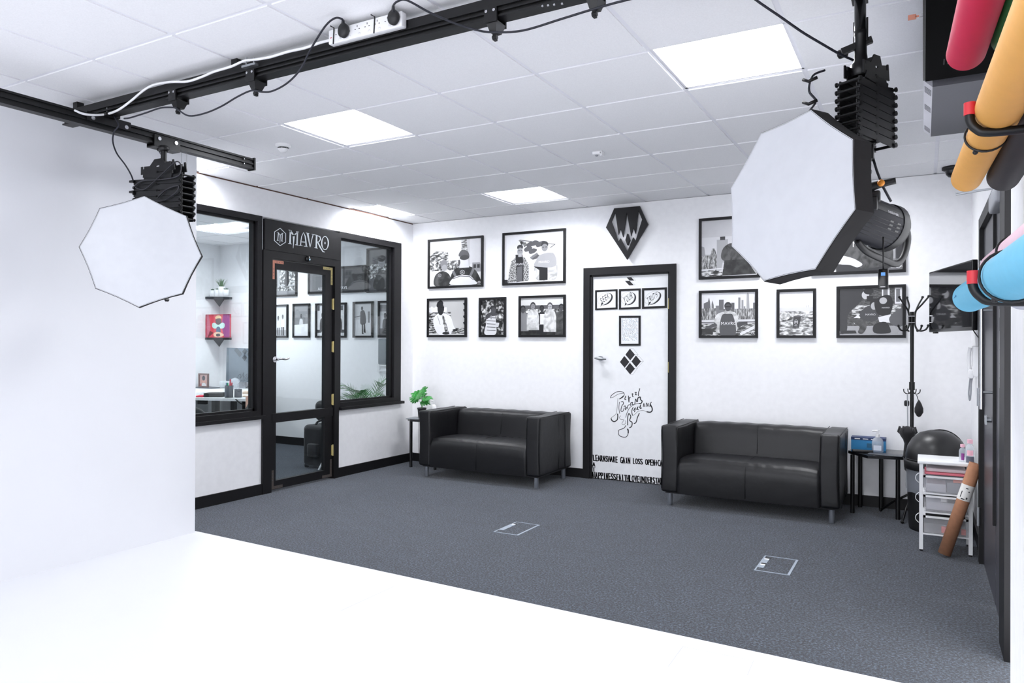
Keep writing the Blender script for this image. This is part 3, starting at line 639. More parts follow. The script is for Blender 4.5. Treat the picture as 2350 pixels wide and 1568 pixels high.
wallpic('framed photo of a man in dark glasses and a white jacket, lower row left', (982, 686, 1072, 774),
        [('r', 'gradd', 0, 0, 1, 1), ('r', 225, 0, .2, .5, .34), ('l', 235, .02, [(0, .24), (.08, .18), (.14, .24), (.2, .18), (.26, .24)]), ('r', 'street', 0, .34, .62, .95), ('r', 'street', .6, .8, 1, .96), ('c', 228, [(.2, .42), (.32, .36), (.5, .4), (.62, .5), (.7, .75), (.76, .86), (.64, .9), (.6, .98), (.3, .99), (.16, .8), (.12, .55)]), ('p', 'busy', [(.36, .42), (.42, .44), (.56, .92), (.46, .95)]), ('c', 35, [(.26, .16), (.36, .1), (.42, .18), (.42, .3), (.36, .42), (.28, .4), (.24, .26)]), ('c', 28, [(.22, .1), (.26, .03), (.34, .0), (.4, .06), (.38, .16), (.28, .2), (.22, .18)]), ('r', 15, .33, .19, .43, .22), ('e', 30, .73, .86, .07, .03), ('e', 40, .48, .95, .1, .04), ('l', 120, .012, [(.24, .45), (.32, .7)])]+[('p', 25, [(.95, .1+k*.18), (1, .07+k*.18), (1, .16+k*.18), (.97, .16+k*.18)]) for k in range(4)])
wallpic('narrow framed photo of a man in a striped top pointing, dark foliage behind', (1101, 684, 1162, 774),
        [('r', 'trees', 0, 0, 1, 1), ('e', 'busy', .15, .35, .12, .1), ('e', 'busy', .82, .5, .15, .1), ('c', 215, [(.28, .45), (.5, .4), (.62, .48), (.66, .7), (.64, .98), (.16, .98), (.22, .7), (.24, .52)])]+[('l', 110, .03, [(.25, .5+.09*k), (.64, .52+.09*k)]) for k in range(5)]+[('c', 70, [(.2, .45), (.4, .36), (.6, .36), (.74, .42), (.6, .46), (.4, .48), (.26, .55)]), ('e', 45, .54, .24, .13, .07), ('e', 75, .55, .3, .11, .08), ('p', 205, [(.62, .65), (.8, .66), (.76, .78), (.66, .78)]), ('r', 150, .42, .45, .47, .56)]+logo(.92, .95, .03))
wallpic('framed group photo of five people standing close together', (1192, 680, 1299, 774),
        [('r', 'grad', 0, 0, 1, .35), ('r', 90, 0, .2, 1, .5), ('r', 'busy', .0, .3, 1, .4), ('r', 'dark', 0, .8, 1, 1)]+person(.05, .3, .09, 75, 30, 130, h=.6, ax=.8)+person(.95, .28, .09, 75, 35, 'cloth', h=.72, ax=.8)+person(.5, .3, .085, 55, 20, 25, h=.68, ax=.75)+[('r', 225, .46, .44, .56, .72), ('l', 225, .02, [(.37, .44), (.36, .6), (.44, .74)])]+person(.29, .22, .09, 140, 45, 'lightcloth', h=.65, ax=.85)+[('r', 225, .17, .47, .39, .53)]+person(.69, .24, .09, 180, 70, 'lightcloth', h=.68, ax=.85))
wallpic('large framed photo half hidden by the softbox, tall city towers and a sleeve', (1605, 503, 1745, 637),
        [('r', 190, 0, 0, 1, 1), ('r', 205, 0, .3, 1, .6), ('r', 'city', 0, .62, 1, .86), ('p', 150, [(0, .45), (.05, .47), (.07, .62), (0, .62)]), ('p', 'city', [(.12, .9), (.16, .6), (.19, .5), (.24, .5), (.28, .62), (.3, .9)]), ('r', 165, .28, .35, .48, .88), ('r', 60, .34, .3, .43, .36), ('c', 'cloth', [(.4, .5), (.56, .42), (.75, .5), (.75, .75), (.5, .76), (.36, .68)]), ('p', 'dark', [(.42, .72), (.8, .72), (.98, .98), (.36, .99)]), ('l', 200, .03, [(.4, .76), (.36, .99)]), ('l', 215, .02, [(0, .88), (.4, .86)]), ('r', 'street', 0, .9, .38, 1)])
wallpic('large framed photo behind the black lamp head, seated person in a lettered sweatshirt', (1862, 500, 2079, 625),
        [('r', 110, 0, 0, 1, 1), ('r', 60, .78, 0, .84, .8), ('r', 170, .86, 0, .92, .8), ('r', 50, .93, 0, 1, .8), ('c', 'cloth', [(.34, .99), (.36, .5), (.5, .2), (.74, .2), (.86, .45), (.9, .75), (.82, .99)]), ('e', 190, .56, .34, .09, .07), ('e', 80, .57, .1, .08, .14), ('t', 230, 'MAVRE', .6, .5, .1), ('c', 215, [(.3, .7), (.42, .74), (.5, .8), (.56, .88), (.5, .93), (.42, .88), (.3, .86), (.2, .8)]), ('c', 45, [(.28, .86), (.4, .9), (.6, .96), (.8, .93), (.8, 1), (.26, 1)]), ('r', 'street', 0, .88, .26, 1), ('r', 'street', .88, .82, 1, .97)]+logo(.955, .94, .03))
wallpic('framed photo of a man with outstretched arms before a city skyline', (1605, 668, 1740, 776),
        [('r', 232, 0, 0, 1, 1)]+skyline+[('l', 215, .014, [(0, .64), (1, .64)]), ('l', 100, .02, [(0, .69), (1, .69)]), ('r', 'street', 0, .72, 1, 1), ('p', 225, [(.72, .95), (1, .76), (1, .84), (.74, 1)]), ('c', 'lightcloth', [(.3, .5), (.46, .44), (.62, .46), (.68, .56), (.66, .9), (.3, .94), (.3, .76), (.24, .66)]), ('p', 70, [(.06, .82), (.26, .7), (.3, .78), (.1, .86)]), ('p', 60, [(.66, .7), (.86, .68), (.86, .73), (.68, .82)]), ('c', 70, [(.38, .55), (.5, .5), (.6, .55), (.64, .99), (.36, .99)]), ('e', 35, .5, .31, .068, .09), ('e', 70, .5, .35, .058, .085), ('l', 20, .02, [(.45, .33), (.55, .33)]), ('t', 225, 'MAVRO', .52, .72, .075), ('r', 'dark', 0, .84, .22, .98)]+logo(.955, .94, .03))
wallpic('narrow framed photo of a lidless dark cup on rocks by the sea', (1783, 665, 1873, 776),
        [('r', 238, 0, 0, 1, 1), ('r', 215, 0, .36, 1, .46), ('r', 190, .8, .32, .82, .36), ('r', 190, .85, .31, .87, .36), ('r', 'rocks', 0, .45, 1, 1), ('e', 'busylight', .16, .56, .16, .09), ('p', 45, [(.42, .56), (.65, .57), (.58, .83), (.4, .83)]), ('e', 80, .535, .565, .115, .018)]+logo(.5, .7, .06, 235)+[('l', 200, .012, [(.45, .78), (.54, .785)])]+logo(.94, .96, .03, 190))
wallpic('framed photo of three people crouching over papers, beside the coat stand', (1920, 658, 2079, 776),
        [('r', 'brick', 0, 0, 1, 1), ('r', 225, .68, 0, .8, .32), ('r', 110, .7, .02, .77, .28), ('r', 225, .88, 0, .99, .34), ('r', 110, .9, .03, .96, .3), ('r', 'street', .2, .36, .98, .6), ('r', 160, 0, .8, 1, 1), ('c', 45, [(0, 0), (.36, 0), (.4, .16), (.3, .34), (.14, .56), (.12, .9), (.0, .9)]), ('e', 190, .42, .14, .06, .09), ('e', 30, .47, .06, .08, .07), ('r', 25, .44, .16, .54, .28), ('c', 60, [(.34, .5), (.5, .36), (.62, .44), (.64, .6), (.56, .7), (.36, .66)]), ('e', 25, .57, .33, .08, .11), ('e', 175, .555, .38, .05, .08),
         ('c', 22, [(.56, .3), (.66, .18), (.8, .16), (.85, .32), (.8, .56), (.62, .56)]), ('e', 180, .7, .27, .06, .07), ('p', 228, [(.2, .66), (.3, .56), (.34, .62), (.24, .76)]), ('p', 228, [(.62, .62), (.82, .56), (.82, .74), (.64, .72)]), ('c', 'cloth', [(.14, .66), (.34, .64), (.44, .8), (.38, .96), (.3, .94), (.32, .8)]), ('c', 90, [(.8, .62), (.99, .44), (1, .8), (.84, .78)]), ('c', 25, [(.56, .78), (.74, .72), (.82, .9), (.78, .96), (.56, .95)]), ('p', 25, [(.04, .9), (.26, .9), (.28, .96), (.0, .97)]), ('t', 220, 'MAVRO', .74, .42, .03), ('t', 210, 'MAVRO', .5, .56, .04)]+logo(.96, .95, .025, 190))

# office photographs on its far wall
def officepic(label, x0, x1, z0, z1, items, g='framed photographs in the glass-walled office'):
    return frame_pic('framed_photo', label, (x0+x1)/2, YO, (z0+z1)/2, x1-x0, z1-z0, items, g)
officepic('dark framed photo of figures and small pictures, upper left behind the glass door', -7.62, -7.15, 1.95, 2.44, [('r', 170, 0, 0, 1, 1), ('r', 'busy', .3, .1, 1, .7), ('c', 50, [(.0, .2), (.16, .2), (.2, .5), (.18, .85), (0, .85)]), ('c', 45, [(.56, .25), (.68, .25), (.7, .6), (.62, .8), (.54, .7)]), ('r', 'busy', .0, .74, 1, .88), ('r', 130, 0, .88, 1, 1)])
officepic('dark framed poster lettered ALL BLACK ALWAYS behind the door stile', -6.95, -5.98+.0, 1.965, 2.30, [('r', 55, 0, 0, 1, 1), ('r', 115, .0, 0, .45, .96), ('r', 45, .78, .1, .98, .95), ('r', 95, .45, 0, .62, .8), ('t', 235, 'ALL BLACK ALWAYS', .42, .85, .13)])
officepic('large framed photo with a faint figure, upper right behind the office window', -5.97+.0, -5.5, 1.955, 2.5, [('r', 95, 0, 0, 1, 1), ('r', 'busy', 0, .35, 1, .7), ('c', 'cloth', [(.2, .95), (.3, .6), (.5, .5), (.75, .6), (.9, .95)]), ('e', 150, .48, .3, .13, .14), ('e', 60, .48, .22, .15, .08), ('c', 40, [(.3, .99), (.4, .75), (.6, .68), (.85, .8), (.9, .99)])])
officepic('small framed photo of two people in pale tops, leftmost of the office lower row', -7.62, -7.31, 1.405, 1.845, [('r', 215, 0, 0, 1, 1), ('r', 170, 0, .8, 1, 1)]+person(.4, .4, .07, 90, 30, 225, h=.35)+person(.72, .36, .07, 110, 35, 235, h=.35)+[('r', 60, .32, .72, .38, .98), ('r', 60, .44, .72, .5, .98), ('r', 25, .64, .7, .7, .98), ('r', 25, .75, .7, .82, .98)])
officepic('small framed photo of a man leaning on a white block, office lower row', -7.22, -6.92, 1.405, 1.85, [('r', 120, 0, 0, 1, 1), ('r', 140, 0, 0, 1, .4)]+person(.48, .36, .07, 80, 60, 205, h=.26)+[('p', 228, [(0, .64), (1, .6), (1, 1), (0, 1)])])
officepic('framed photo of two seated men in dark tops, split by the door stile', -6.82, -6.30, 1.405, 1.845, [('r', 210, 0, 0, 1, 1)]+[('r', 90, x, .03, x+.08, .18) for x in (.02, .2, .45, .7, .85)]+person(.2, .34, .085, 90, 30, 45, h=.5, ax=.6)+person(.8, .32, .085, 120, 35, 40, h=.5, ax=.6)+[('r', 60, 0, .8, 1, .9), ('p', 220, [(.1, .99), (.25, .76), (.4, .99)])])
officepic('framed photo of a man in a long coat, office lower row behind the window', -6.19, -5.87, 1.405, 1.85, [('r', 205, 0, 0, 1, .5), ('r', 222, 0, .5, 1, 1), ('l', 70, .03, [(0, .42), (.4, .38)]), ('r', 120, .78, .25, .9, .6), ('c', 70, [(.36, .24), (.56, .22), (.66, .4), (.66, .62), (.36, .64), (.34, .4)]), ('p', 35, [(.42, .62), (.5, .62), (.52, .92), (.6, .95), (.44, .95)]), ('p', 35, [(.54, .6), (.62, .6), (.66, .92), (.54, .9)]), ('e', 60, .44, .15, .06, .06)])
officepic('framed photo of two men side by side, rightmost in the office lower row', -5.79, -5.47, 1.405, 1.85, [('r', 190, 0, 0, 1, 1), ('r', 120, 0, .06, 1, .26)]+person(.3, .4, .08, 90, 30, 55, h=.4)+person(.75, .38, .08, 110, 40, 110, h=.4)+[('r', 50, 0, .78, 1, 1)])
a = W(873, 780, 1, YO); b = W(900, 812, 1, YO)
tag(MB().rbox((0, 0, 0), (0.28, 0.02, 0.31), 0.008).build('wall_panel', mat('dark_slate', (95, 105, 112), 0.5), loc=(-5.64, YO-0.014, 1.235)), 'grey rectangular panel below the rightmost office photo', 'panel')
mb = MB(); mb.box(-.16, .16, -.02, 0, .01, .03); mb.box(-.16, .16, -.02, 0, -.05, -.03); mb.box(-.17, -.14, -.03, 0, -.06, .04)
tag(mb.build('wall_rail', white_plastic, loc=(-5.62, YO-0.0005, 1.045)), 'white double wall rail under the grey panel in the office', 'rail')

# ------------------------------------------------------------ sofas
def cushion(mb, c, size, r=0.04, n=(10, 6, 6), m=0, fn=None):
    h = [s/2 for s in size]
    def axis(hh, k):
        rr = min(r, hh*0.98); q = [-hh, -hh+rr*0.12, -hh+rr*0.4, -hh+rr*0.75]
        q += [-hh+rr+(2*hh-2*rr)*i/k for i in range(k+1)]; q += [-x for x in q[3::-1]]; return q
    A = [axis(h[i], n[i]) for i in range(3)]; idx = {}; vs = []; fs = []
    def vert(i, j, k):
        key = (i, j, k)
        if key not in idx:
            p = V((A[0][i], A[1][j], A[2][k])); rr = [min(r, hh*0.98) for hh in h]
            q = V([max(-h[a]+rr[a], min(h[a]-rr[a], p[a])) for a in range(3)]); d = p-q
            if d.length > 1e-9: d = d.normalized()*min(rr)
            p = q+d
            if fn: p = fn(p)
            idx[key] = len(vs); vs.append(p+V(c))
        return idx[key]
    N = [len(a) for a in A]
    for a, b, cx in ((0, 1, 2), (1, 2, 0), (2, 0, 1)):
        for s in (0, N[cx]-1):
            for i in range(N[a]-1):
                for j in range(N[b]-1):
                    def K(x, y):
                        t = [0, 0, 0]; t[a] = x; t[b] = y; t[cx] = s; return vert(*t)
                    fs.append((K(i, j), K(i+1, j), K(i+1, j+1), K(i, j+1)))
    mb.add(vs, fs, m, True)
leather = mat('black_leather', (17, 17, 20), 0.42, spec=0.4, noise=0.06, nscale=30, bump=0.32, bscale=8)
seam_m = mat('seam_thread', (16, 16, 18), 0.6)
leg_m = mat('sofa_leg_grey', (138, 142, 150), 0.35, metal=0.6)
def make_sofa():
    t = thing('sofa', 'two-seat black leather sofa left of the white lettered door, beside the pot plant', 'sofa', (-3.73, 6.305, 0), 0, 'black leather sofas against the back wall')
    w, dp, z0, z1 = 0.68, 0.35, 0.115, 0.662; aw = 0.14
    for s in (-1, 1):
        mb = MB()
        def fn(p, s=s):
            p = p.copy(); p.x += 0.006*sin(p.y*9+s)*cos(p.z*8); p.z += 0.004*sin(p.y*14) if p.z > 0.2 else 0; return p
        cushion(mb, (s*(w-aw/2), 0, (z0+z1)/2), (aw, 2*dp, z1-z0), 0.022, (3, 14, 12), fn=fn)
        mb.build('armrest', leather, t)
        for sx in (s*w-s*0.004, s*(w-aw)+s*0.004):
            mb = MB(); mb.tube([(sx, -dp+0.004, z0+0.03), (sx, -dp+0.001, z1-0.04), (sx, -dp+0.012, z1-0.006), (sx, dp-0.05, z1-0.0)], 0.003, n=5); mb.build('seam', seam_m, t)
        for yy in (0.06, 0.2):
            mb = MB(); mb.tube([(s*(w+0.002), yy, z0+0.02), (s*(w+0.004), yy, z1-0.02)], 0.0022, n=5)
            mb.build('seam', seam_m, t)
    iw = w-aw
    prof = [(-dp+0.004, z0), (-dp-0.002, 0.2), (-dp-0.004, 0.30), (-dp+0.006, 0.35), (-dp+0.03, 0.382), (-dp+0.07, 0.398), (-0.1, 0.402), (0.08, 0.392), (0.2, 0.38), (0.2, z0)]
    def sweep(prof, name, bulge, wr):
        mb = MB(); nx = 40; P2 = catmull([(0, a, b) for a, b in prof[:-1]], 4)+[V((0, prof[-1][0], prof[-1][1]))]; n = len(P2); vs = []; fs = []
        for i in range(nx+1):
            u = -1+2*i/nx; x = u*(iw+0.004); k = 1-abs(u)**8
            for p in P2:
                z = p.z; y = p.y
                z2 = z + (wr(x, y, z)+bulge*k if z > 0.3 else 0)-(1-k)*0.012*(1 if z > 0.3 else 0)
                vs.append((x, y, z2))
        for i in range(nx):
            for j in range(n-1): fs.append((i*n+j, (i+1)*n+j, (i+1)*n+j+1, i*n+j+1))
        for s in (0, nx): fs.append([s*n+j for j in range(n)])
        mb.add(vs, fs, 0, True); return mb.build(name, leather, t)
    sweep(prof, 'seat', 0.008, lambda x, y, z: 0.0035*math.exp(-(x/0.28)**2)*sin(x*70+y*18))
    prof = [(0.11, 0.36), (0.125, 0.45), (0.135, 0.55), (0.15, 0.615), (0.185, 0.648), (0.23, 0.656), (0.32, 0.654), (dp, 0.64), (dp, z0)]
    sweep(prof, 'backrest', 0.0, lambda x, y, z: 0.002*sin(x*40)*(1 if z > 0.6 else 0))
    mb = MB(); mb.tube([(0, -dp-0.005, z0+0.01), (0, -dp-0.008, 0.30), (0, -dp+0.004, 0.362), (0, -dp+0.045, 0.404), (0, -0.1, 0.412), (0, 0.08, 0.402)], 0.0022, n=5); mb.build('seam', seam_m, t)
    mb = MB(); mb.tube([(0, 0.116, 0.42), (0, 0.13, 0.54), (0, 0.148, 0.618), (0, 0.19, 0.654)], 0.002, n=5); mb.build('seam', seam_m, t)
    mb = MB(); mb.box(-w+0.03, w-0.03, -dp+0.03, dp-0.02, z0-0.012, z0+0.004); mb.build('underside', black_fabric, t)
    for sx in (-1, 1):
        for sy in (-1, 1):
            mb = MB(); mb.lathe([(0, 0), (0.019, 0), (0.021, 0.004), (0.021, z0-0.008)], (sx*(w-0.06), sy*(dp-0.06)+0.0, 0), n=18); mb.build('leg', leg_m, t)
    return t
sofa1 = make_sofa()
dup(sofa1, (-1.215, 6.26, 0), 'two-seat black leather sofa right of the white lettered door, beside the hexagonal table')

# ------------------------------------------------------------ overhead rails
def ribbed(mb, a, b, w, z0, z1, axis, m=0):     # rail with grooves; axis 'x' or 'y', a..b its run, w = (lo, hi) across
    zz = [(z0, z0+(z1-z0)*0.16, 0), (z0+(z1-z0)*0.16, z0+(z1-z0)*0.42, 0.012), (z0+(z1-z0)*0.42, z0+(z1-z0)*0.56, 0), (z0+(z1-z0)*0.56, z0+(z1-z0)*0.84, 0.012), (z0+(z1-z0)*0.84, z1, 0)]
    for (p, q, i) in zz:
        if axis == 'x': mb.box(a, b, w[0]+i, w[1]-i, p, q, m)
        else: mb.box(w[0]+i, w[1]-i, a, b, p, q, m)
t = thing('ceiling_rail', 'thick black rail running across the ceiling with the white power strip on it', 'rail', (-2.0, 2.43, 2.58))
mb = MB(); ribbed(mb, -2.31, 2.45, (-0.03, 0.03), 0.0, 0.048, 'x'); mb.build('track', black_rail, t)
mb = MB(); mb.box(-2.31, 2.45, -0.024, 0.04, 0.048, 0.082); mb.build('mounting_beam', black_rail, t)
for bx in (-2.22, -0.9, 0.6, 2.0): mb = MB(); mb.box(bx-.02, bx+.02, -0.01, 0.03, 0.082, H-2.58); mb.build('ceiling_bracket', black_rail, t)
for px in (1245, 1258, 1272, 1290):
    p = W(px, 14+(px-1245)*-0.12, 1, 2.398); mb = MB(); mb.cyl((p.x+2.0, -0.03, p.z-2.58), (p.x+2.0, -0.034, p.z-2.58), 0.004, n=10); mb.build('bolt', chrome, t)
t = thing('ceiling_rail', 'black slotted rail hanging over the left softbox, its capped end free', 'rail', (-3.95, 0, 2.502))
mb = MB(); ribbed(mb, -2.6, 3.44, (-0.026, 0.026), 0.0, 0.07, 'y'); mb.build('track', black_rail, t)
mb = MB(); mb.box(-0.032, 0.032, 3.44, 3.452, -0.006, 0.076); mb.build('end_cap', black_rail, t)
for yy, zz in ((3.36, 0.02), (3.36, 0.052)): mb = MB(); mb.cyl((0.014, yy, zz), (0.03, yy, zz), 0.004, n=8); mb.build('bolt', chrome, t)
for zz in (0.014, 0.056): mb = MB(); mb.cyl((0.018, 3.452, zz), (0.018, 3.456, zz), 0.006, n=8); mb.build('bolt', chrome, t)
t = thing('ceiling_rail', 'rail above the frame that carries the right-hand softbox', 'rail', (-0.2, 0, 2.502))
mb = MB(); mb.box(-0.026, 0.026, -2.6, 2.93, 0.066, 0.078); mb.build('track', black_rail, t)

# trolleys that clip the drooping cable to the rail
def trolley(px, pv, label, big=False):
    p = W(px, pv, 1, 2.398); t = thing('cable_trolley', label, 'trolley', (p.x, 2.43, 2.58), 0, 'black cable trolleys on the ceiling rail')
    mb = MB(); mb.box(-0.028, 0.028, -0.042, -0.034, -0.02, 0.035); mb.build('side_plate', black_metal, t); mb = MB(); mb.box(-0.024, 0.024, 0.034, 0.042, -0.02, 0.035); mb.build('side_plate', black_metal, t)
    mb = MB(); mb.add([(-0.024, -0.036, -0.012), (0.024, -0.036, -0.012), (0.024, 0.036, -0.012), (-0.024, 0.036, -0.012), (-0.014, -0.02, -0.05), (0.014, -0.02, -0.05), (0.014, 0.02, -0.05), (-0.014, 0.02, -0.05)], [(0, 1, 2, 3), (4, 7, 6, 5), (0, 4, 5, 1), (1, 5, 6, 2), (2, 6, 7, 3), (3, 7, 4, 0)]); mb.build('carriage', black_metal, t)
    mb = MB(); mb.box(-0.006, 0.006, -0.014, 0.004, -0.078, -0.05); mb.cyl((-0.009, -0.006, -0.066), (0.009, -0.006, -0.066), 0.009, n=10); mb.build('cable_clip', black_metal, t)
    for s in (-1, 1): mb = MB(); mb.cyl((s*0.017, -0.042, 0.022), (s*0.017, -0.046, 0.022), 0.006, n=10); mb.build('bolt', chrome, t)
    if big:
        mb = MB(); mb.box(-0.045, 0.045, -0.052, -0.030, 0.048, 0.058); mb.cyl((-0.02, -0.045, 0.05), (-0.02, -0.045, 0.095), 0.003, n=8); mb.cyl((0.03, -0.045, 0.05), (0.03, -0.045, 0.085), 0.003, n=8); mb.build('threaded_bracket', steel, t)
for px, pv, lb, bg in ((398, 235, 'small cable trolley on the rail, between the rail crossing and the bracketed trolley', False), (577, 180, 'bracketed cable trolley with upright threaded rods, left of the power strip', True), (1128, 55, 'cable trolley right of the power strip on the rail', False), (1358, 8, 'cable trolley at the top edge of the photo, rightmost on the rail', False)): trolley(px, pv, lb, bg)
# junction where the hanging rail rides under the main rail
p = W(262, 275, 1, 2.398); t = thing('rail_carriage', 'wheeled black carriage joining the two rails at their crossing', 'carriage', (-3.95, 2.43, 2.575))
mb = MB(); mb.box(0.027, 0.034, -0.12, 0.13, -0.045, -0.004); mb.box(-0.034, -0.027, -0.12, 0.13, -0.045, -0.004); mb.box(-0.034, 0.034, -0.12, 0.13, -0.004, 0.004); mb.build('plate', black_metal, t)
for yy in (-0.09, 0.1): mb = MB(); mb.cyl((0.034, yy, -0.03), (0.042, yy, -0.03), 0.011, n=14); mb.build('wheel_bolt', chrome, t)
for sx in (-0.05, 0.06): mb = MB(); mb.box(sx-0.016, sx+0.016, -0.04, 0.04, -0.004, 0.012); mb.build('clamp', black_metal, t)
mb = MB(); mb.cyl((0.05, -0.02, 0.0), (0.05, -0.02, 0.07), 0.003, n=8); mb.build('threaded_rod', steel, t)

# ------------------------------------------------------------ cables
def yint(y0, y1, pts): return [W(u, v, 1, y0+(y1-y0)*i/(len(pts)-1)) for i, (u, v) in enumerate(pts)]
navy = mat('dark_cable', (22, 24, 36), 0.5)
mb = MB(); mb.tube(catmull([W(788, 52, 1, 2.34), W(785, 44, 1, 2.28), W(768, 42, 1, 2.28), W(745, 62, 1, 2.30), W(712, 115, 1, 2.33), W(690, 158, 1, 2.35)]+yint(2.36, 2.36, [(660, 190), (625, 209), (600, 211), (577, 208), (545, 222), (508, 244), (470, 260), (434, 266), (410, 253), (398, 247), (368, 248), (335, 259), (300, 270), (285, 272)]), 6), 0.0042, n=7)
tag(mb.build('power_cable', navy), 'thin dark cable drooping in loops under the rail from the left plug', 'cable')
mb = MB(); mb.tube(catmull([W(903, 26, 1, 2.32), W(903, 12, 1, 2.24), W(915, 2, 1, 2.20), W(935, 1, 1, 2.20), W(985, 28, 1, 2.26), W(1040, 52, 1, 2.33), W(1090, 68, 1, 2.38), W(1130, 74, 1, 2.38), W(1200, 70, 1, 2.38), W(1290, 43, 1, 2.38), W(1358, 22, 1, 2.38), W(1430, 2, 1, 2.38), W(1500, -12, 1, 2.38), W(1600, -14, 1, 2.4)], 6), 0.0042, n=7)
tag(mb.build('power_cable', navy), 'dark cable rising from the right plug and hanging below the rail', 'cable')
mb = MB(); mb.tube(catmull(yint(2.42, 2.83, [(1600, -90), (1680, -45), (1735, 0), (1790, 38), (1840, 73), (1885, 100), (1925, 123), (1958, 138)]), 6), 0.0042, n=7)
tag(mb.build('power_cable', navy), 'dark cable sloping down to the right-hand pantograph', 'cable')
mb = MB(); mb.tube(catmull([V((-3.87, 2.43, 2.58)), W(272, 288, 1, 2.42), W(262, 302, 1, 2.42), W(259, 325, 1, 2.45), W(268, 352, 1, 2.5), W(287, 378, 1, 2.55), W(300, 400, 1, 2.58), W(306, 416, 1, 2.6)], 6), 0.0042, n=7)
tag(mb.build('power_cable', navy), 'dark cable looping from the rail crossing to the left pantograph', 'cable')
mb = MB(); mb.tube(catmull([W(u, v, 0, -3.89) for u, v in [(171, 253), (190, 261), (215, 264), (245, 262)]]+[W(u, v, 1, 2.385) for u, v in [(272, 252), (300, 232), (325, 211), (345, 198), (365, 192), (395, 188), (430, 187), (462, 177), (490, 165), (530, 153), (560, 140), (585, 137), (620, 131), (660, 119), (700, 110), (735, 98), (760, 92)]], 5), 0.006, n=8)
tag(mb.build('white_cable', white_plastic), 'thick white cable lying along the black ceiling rail', 'cable')
# power strip
a = W(758, 90, 1, 2.38); b = W(926, 47, 1, 2.38)
t = thing('power_strip', 'white six-way power strip strapped to the black ceiling rail', 'power strip', ((a.x+b.x)/2, 2.385, 2.655)); hl = (b.x-a.x)/2
MB().rbox((0, 0, 0), (2*hl, 0.034, 0.062), 0.005, 2).build('casing', white_plastic, t)
for k in range(6):
    cx = -hl+0.055+k*(2*hl-0.075)/6
    mb = MB()
    for q in (-0.011, 0.011): mb.box(cx+q-0.003, cx+q+0.003, -0.0176, -0.0168, 0.002, 0.005)
    mb.box(cx-0.0015, cx+0.0015, -0.0176, -0.0168, 0.012, 0.02); mb.build('socket', black_plastic, t)
    mb = MB(); mb.lathe([(0, 0.003), (0.006, 0.002), (0.007, 0)], (cx+0.012, -0.017, -0.019), n=12, d=(0, -1, 0)); mb.build('switch', white_plastic, t)
mb = MB(); mb.box(-hl+0.01, -hl+0.02, -0.0176, -0.0168, -0.006, -0.003); mb.build('neon_light', red_m, t)
for cx in (-hl+0.03, hl*0.28):
    mb = MB(); mb.tube([(cx, -0.019, -0.034), (cx+0.004, -0.019, 0.034), (cx-0.012, -0.024, 0.044)], 0.0028, n=6); mb.build('cable_tie', black_plastic, t)
def plug(px, pv, label):
    p = W(px, pv, 1, 2.355); t = thing('plug', label, 'plug', p, 0, 'black plugs in the power strip')
    mb = MB(); mb.lathe([(0, -0.014), (0.02, -0.014), (0.026, -0.008), (0.027, 0.006), (0.02, 0.012), (0, 0.013)], (0, 0, 0), n=18, d=(0, -1, 0), sq=(1, 1.15)); mb.build('plug_body', black_plastic, t)
    mb = MB(); mb.cyl((0, -0.002, 0.022), (0, -0.002, 0.05), 0.008, 0.0055, n=10); mb.build('cable_grip', black_plastic, t)
plug(788, 70, 'black plug at the left end of the white power strip'); plug(903, 40, 'black plug at the right end of the white power strip')

# ------------------------------------------------------------ pantographs
def pantograph(label, cx, cy, z0, z1, w, d, rz, n=8, spread=0.0):
    t = thing('pantograph', label, 'lamp hanger', (cx, cy, z1), rz, 'scissor pantographs holding the studio lamps'); ph = (z1-z0)/n
    for s in (-1, 1):
        for k in range(n):
            mb = MB(); a = -k*ph-ph*0.1; b = -(k+1)*ph+ph*0.1; q = 0.6 if k == 0 else 1.0
            hgt = min(0.03, ph*0.9); yy = s*d/2
            mb.bar((-w/2*q, yy-0.003, a), (w/2*q, yy-0.003, b), 0.004, hgt, up=(0, 0, 1)); mb.build('scissor_arm', black_metal, t)
            mb = MB(); mb.bar((-w/2*q, yy+0.003, b), (w/2*q, yy+0.003, a), 0.004, hgt, up=(0, 0, 1)); mb.build('scissor_arm', black_metal, t)
    for k in range(n+1):
        for sx in (-1, 0, 1):
            if k == 0 and sx: continue
            mb = MB(); e = 0.012 if sx else 0.006; zz = -k*ph
            mb.cyl((sx*w*0.485, -d/2-e, zz), (sx*w*0.485, d/2+e, zz), 0.0055, n=8); 
            for s in (-1, 1): mb.cyl((sx*w*0.485, s*(d/2+e), zz), (sx*w*0.485, s*(d/2+e-0.004), zz), 0.009, n=8, m=0)
            mb.build('cross_rod', black_metal, t)
    for s in (-1, 1):          # slotted head plates
        mb = MB(); yy = s*d/2
        P = [(-0.11, 0.0), (-0.11, 0.045), (-0.098, 0.045), (-0.098, 0.03), (-0.088, 0.03), (-0.088, 0.044), (-0.05, 0.042), (-0.02, 0.075), (0.03, 0.075), (0.045, 0.045), (0.082, 0.05), (0.084, 0.034), (0.094, 0.034), (0.094, 0.056), (0.104, 0.056), (0.112, 0.0)]
        mb.solid([P, [(-0.01, 0.03), (0.012, 0.03), (0.012, 0.038), (-0.01, 0.038)]], lambda x, y, dd: V((x*w/0.31, yy+dd, y)), -0.0025, 0.0025); mb.build('head_plate', black_metal, t)
    mb = MB(); mb.box(-0.02, 0.03, -d/2, d/2, 0.058, 0.066); mb.build('head_bridge', black_metal, t)
    return t
zt = 2.315
pt = pantograph('black scissor pantograph above the left softbox', -3.765, 2.66, 2.02, zt-0.02, 0.42, 0.075, 0.0, 8)
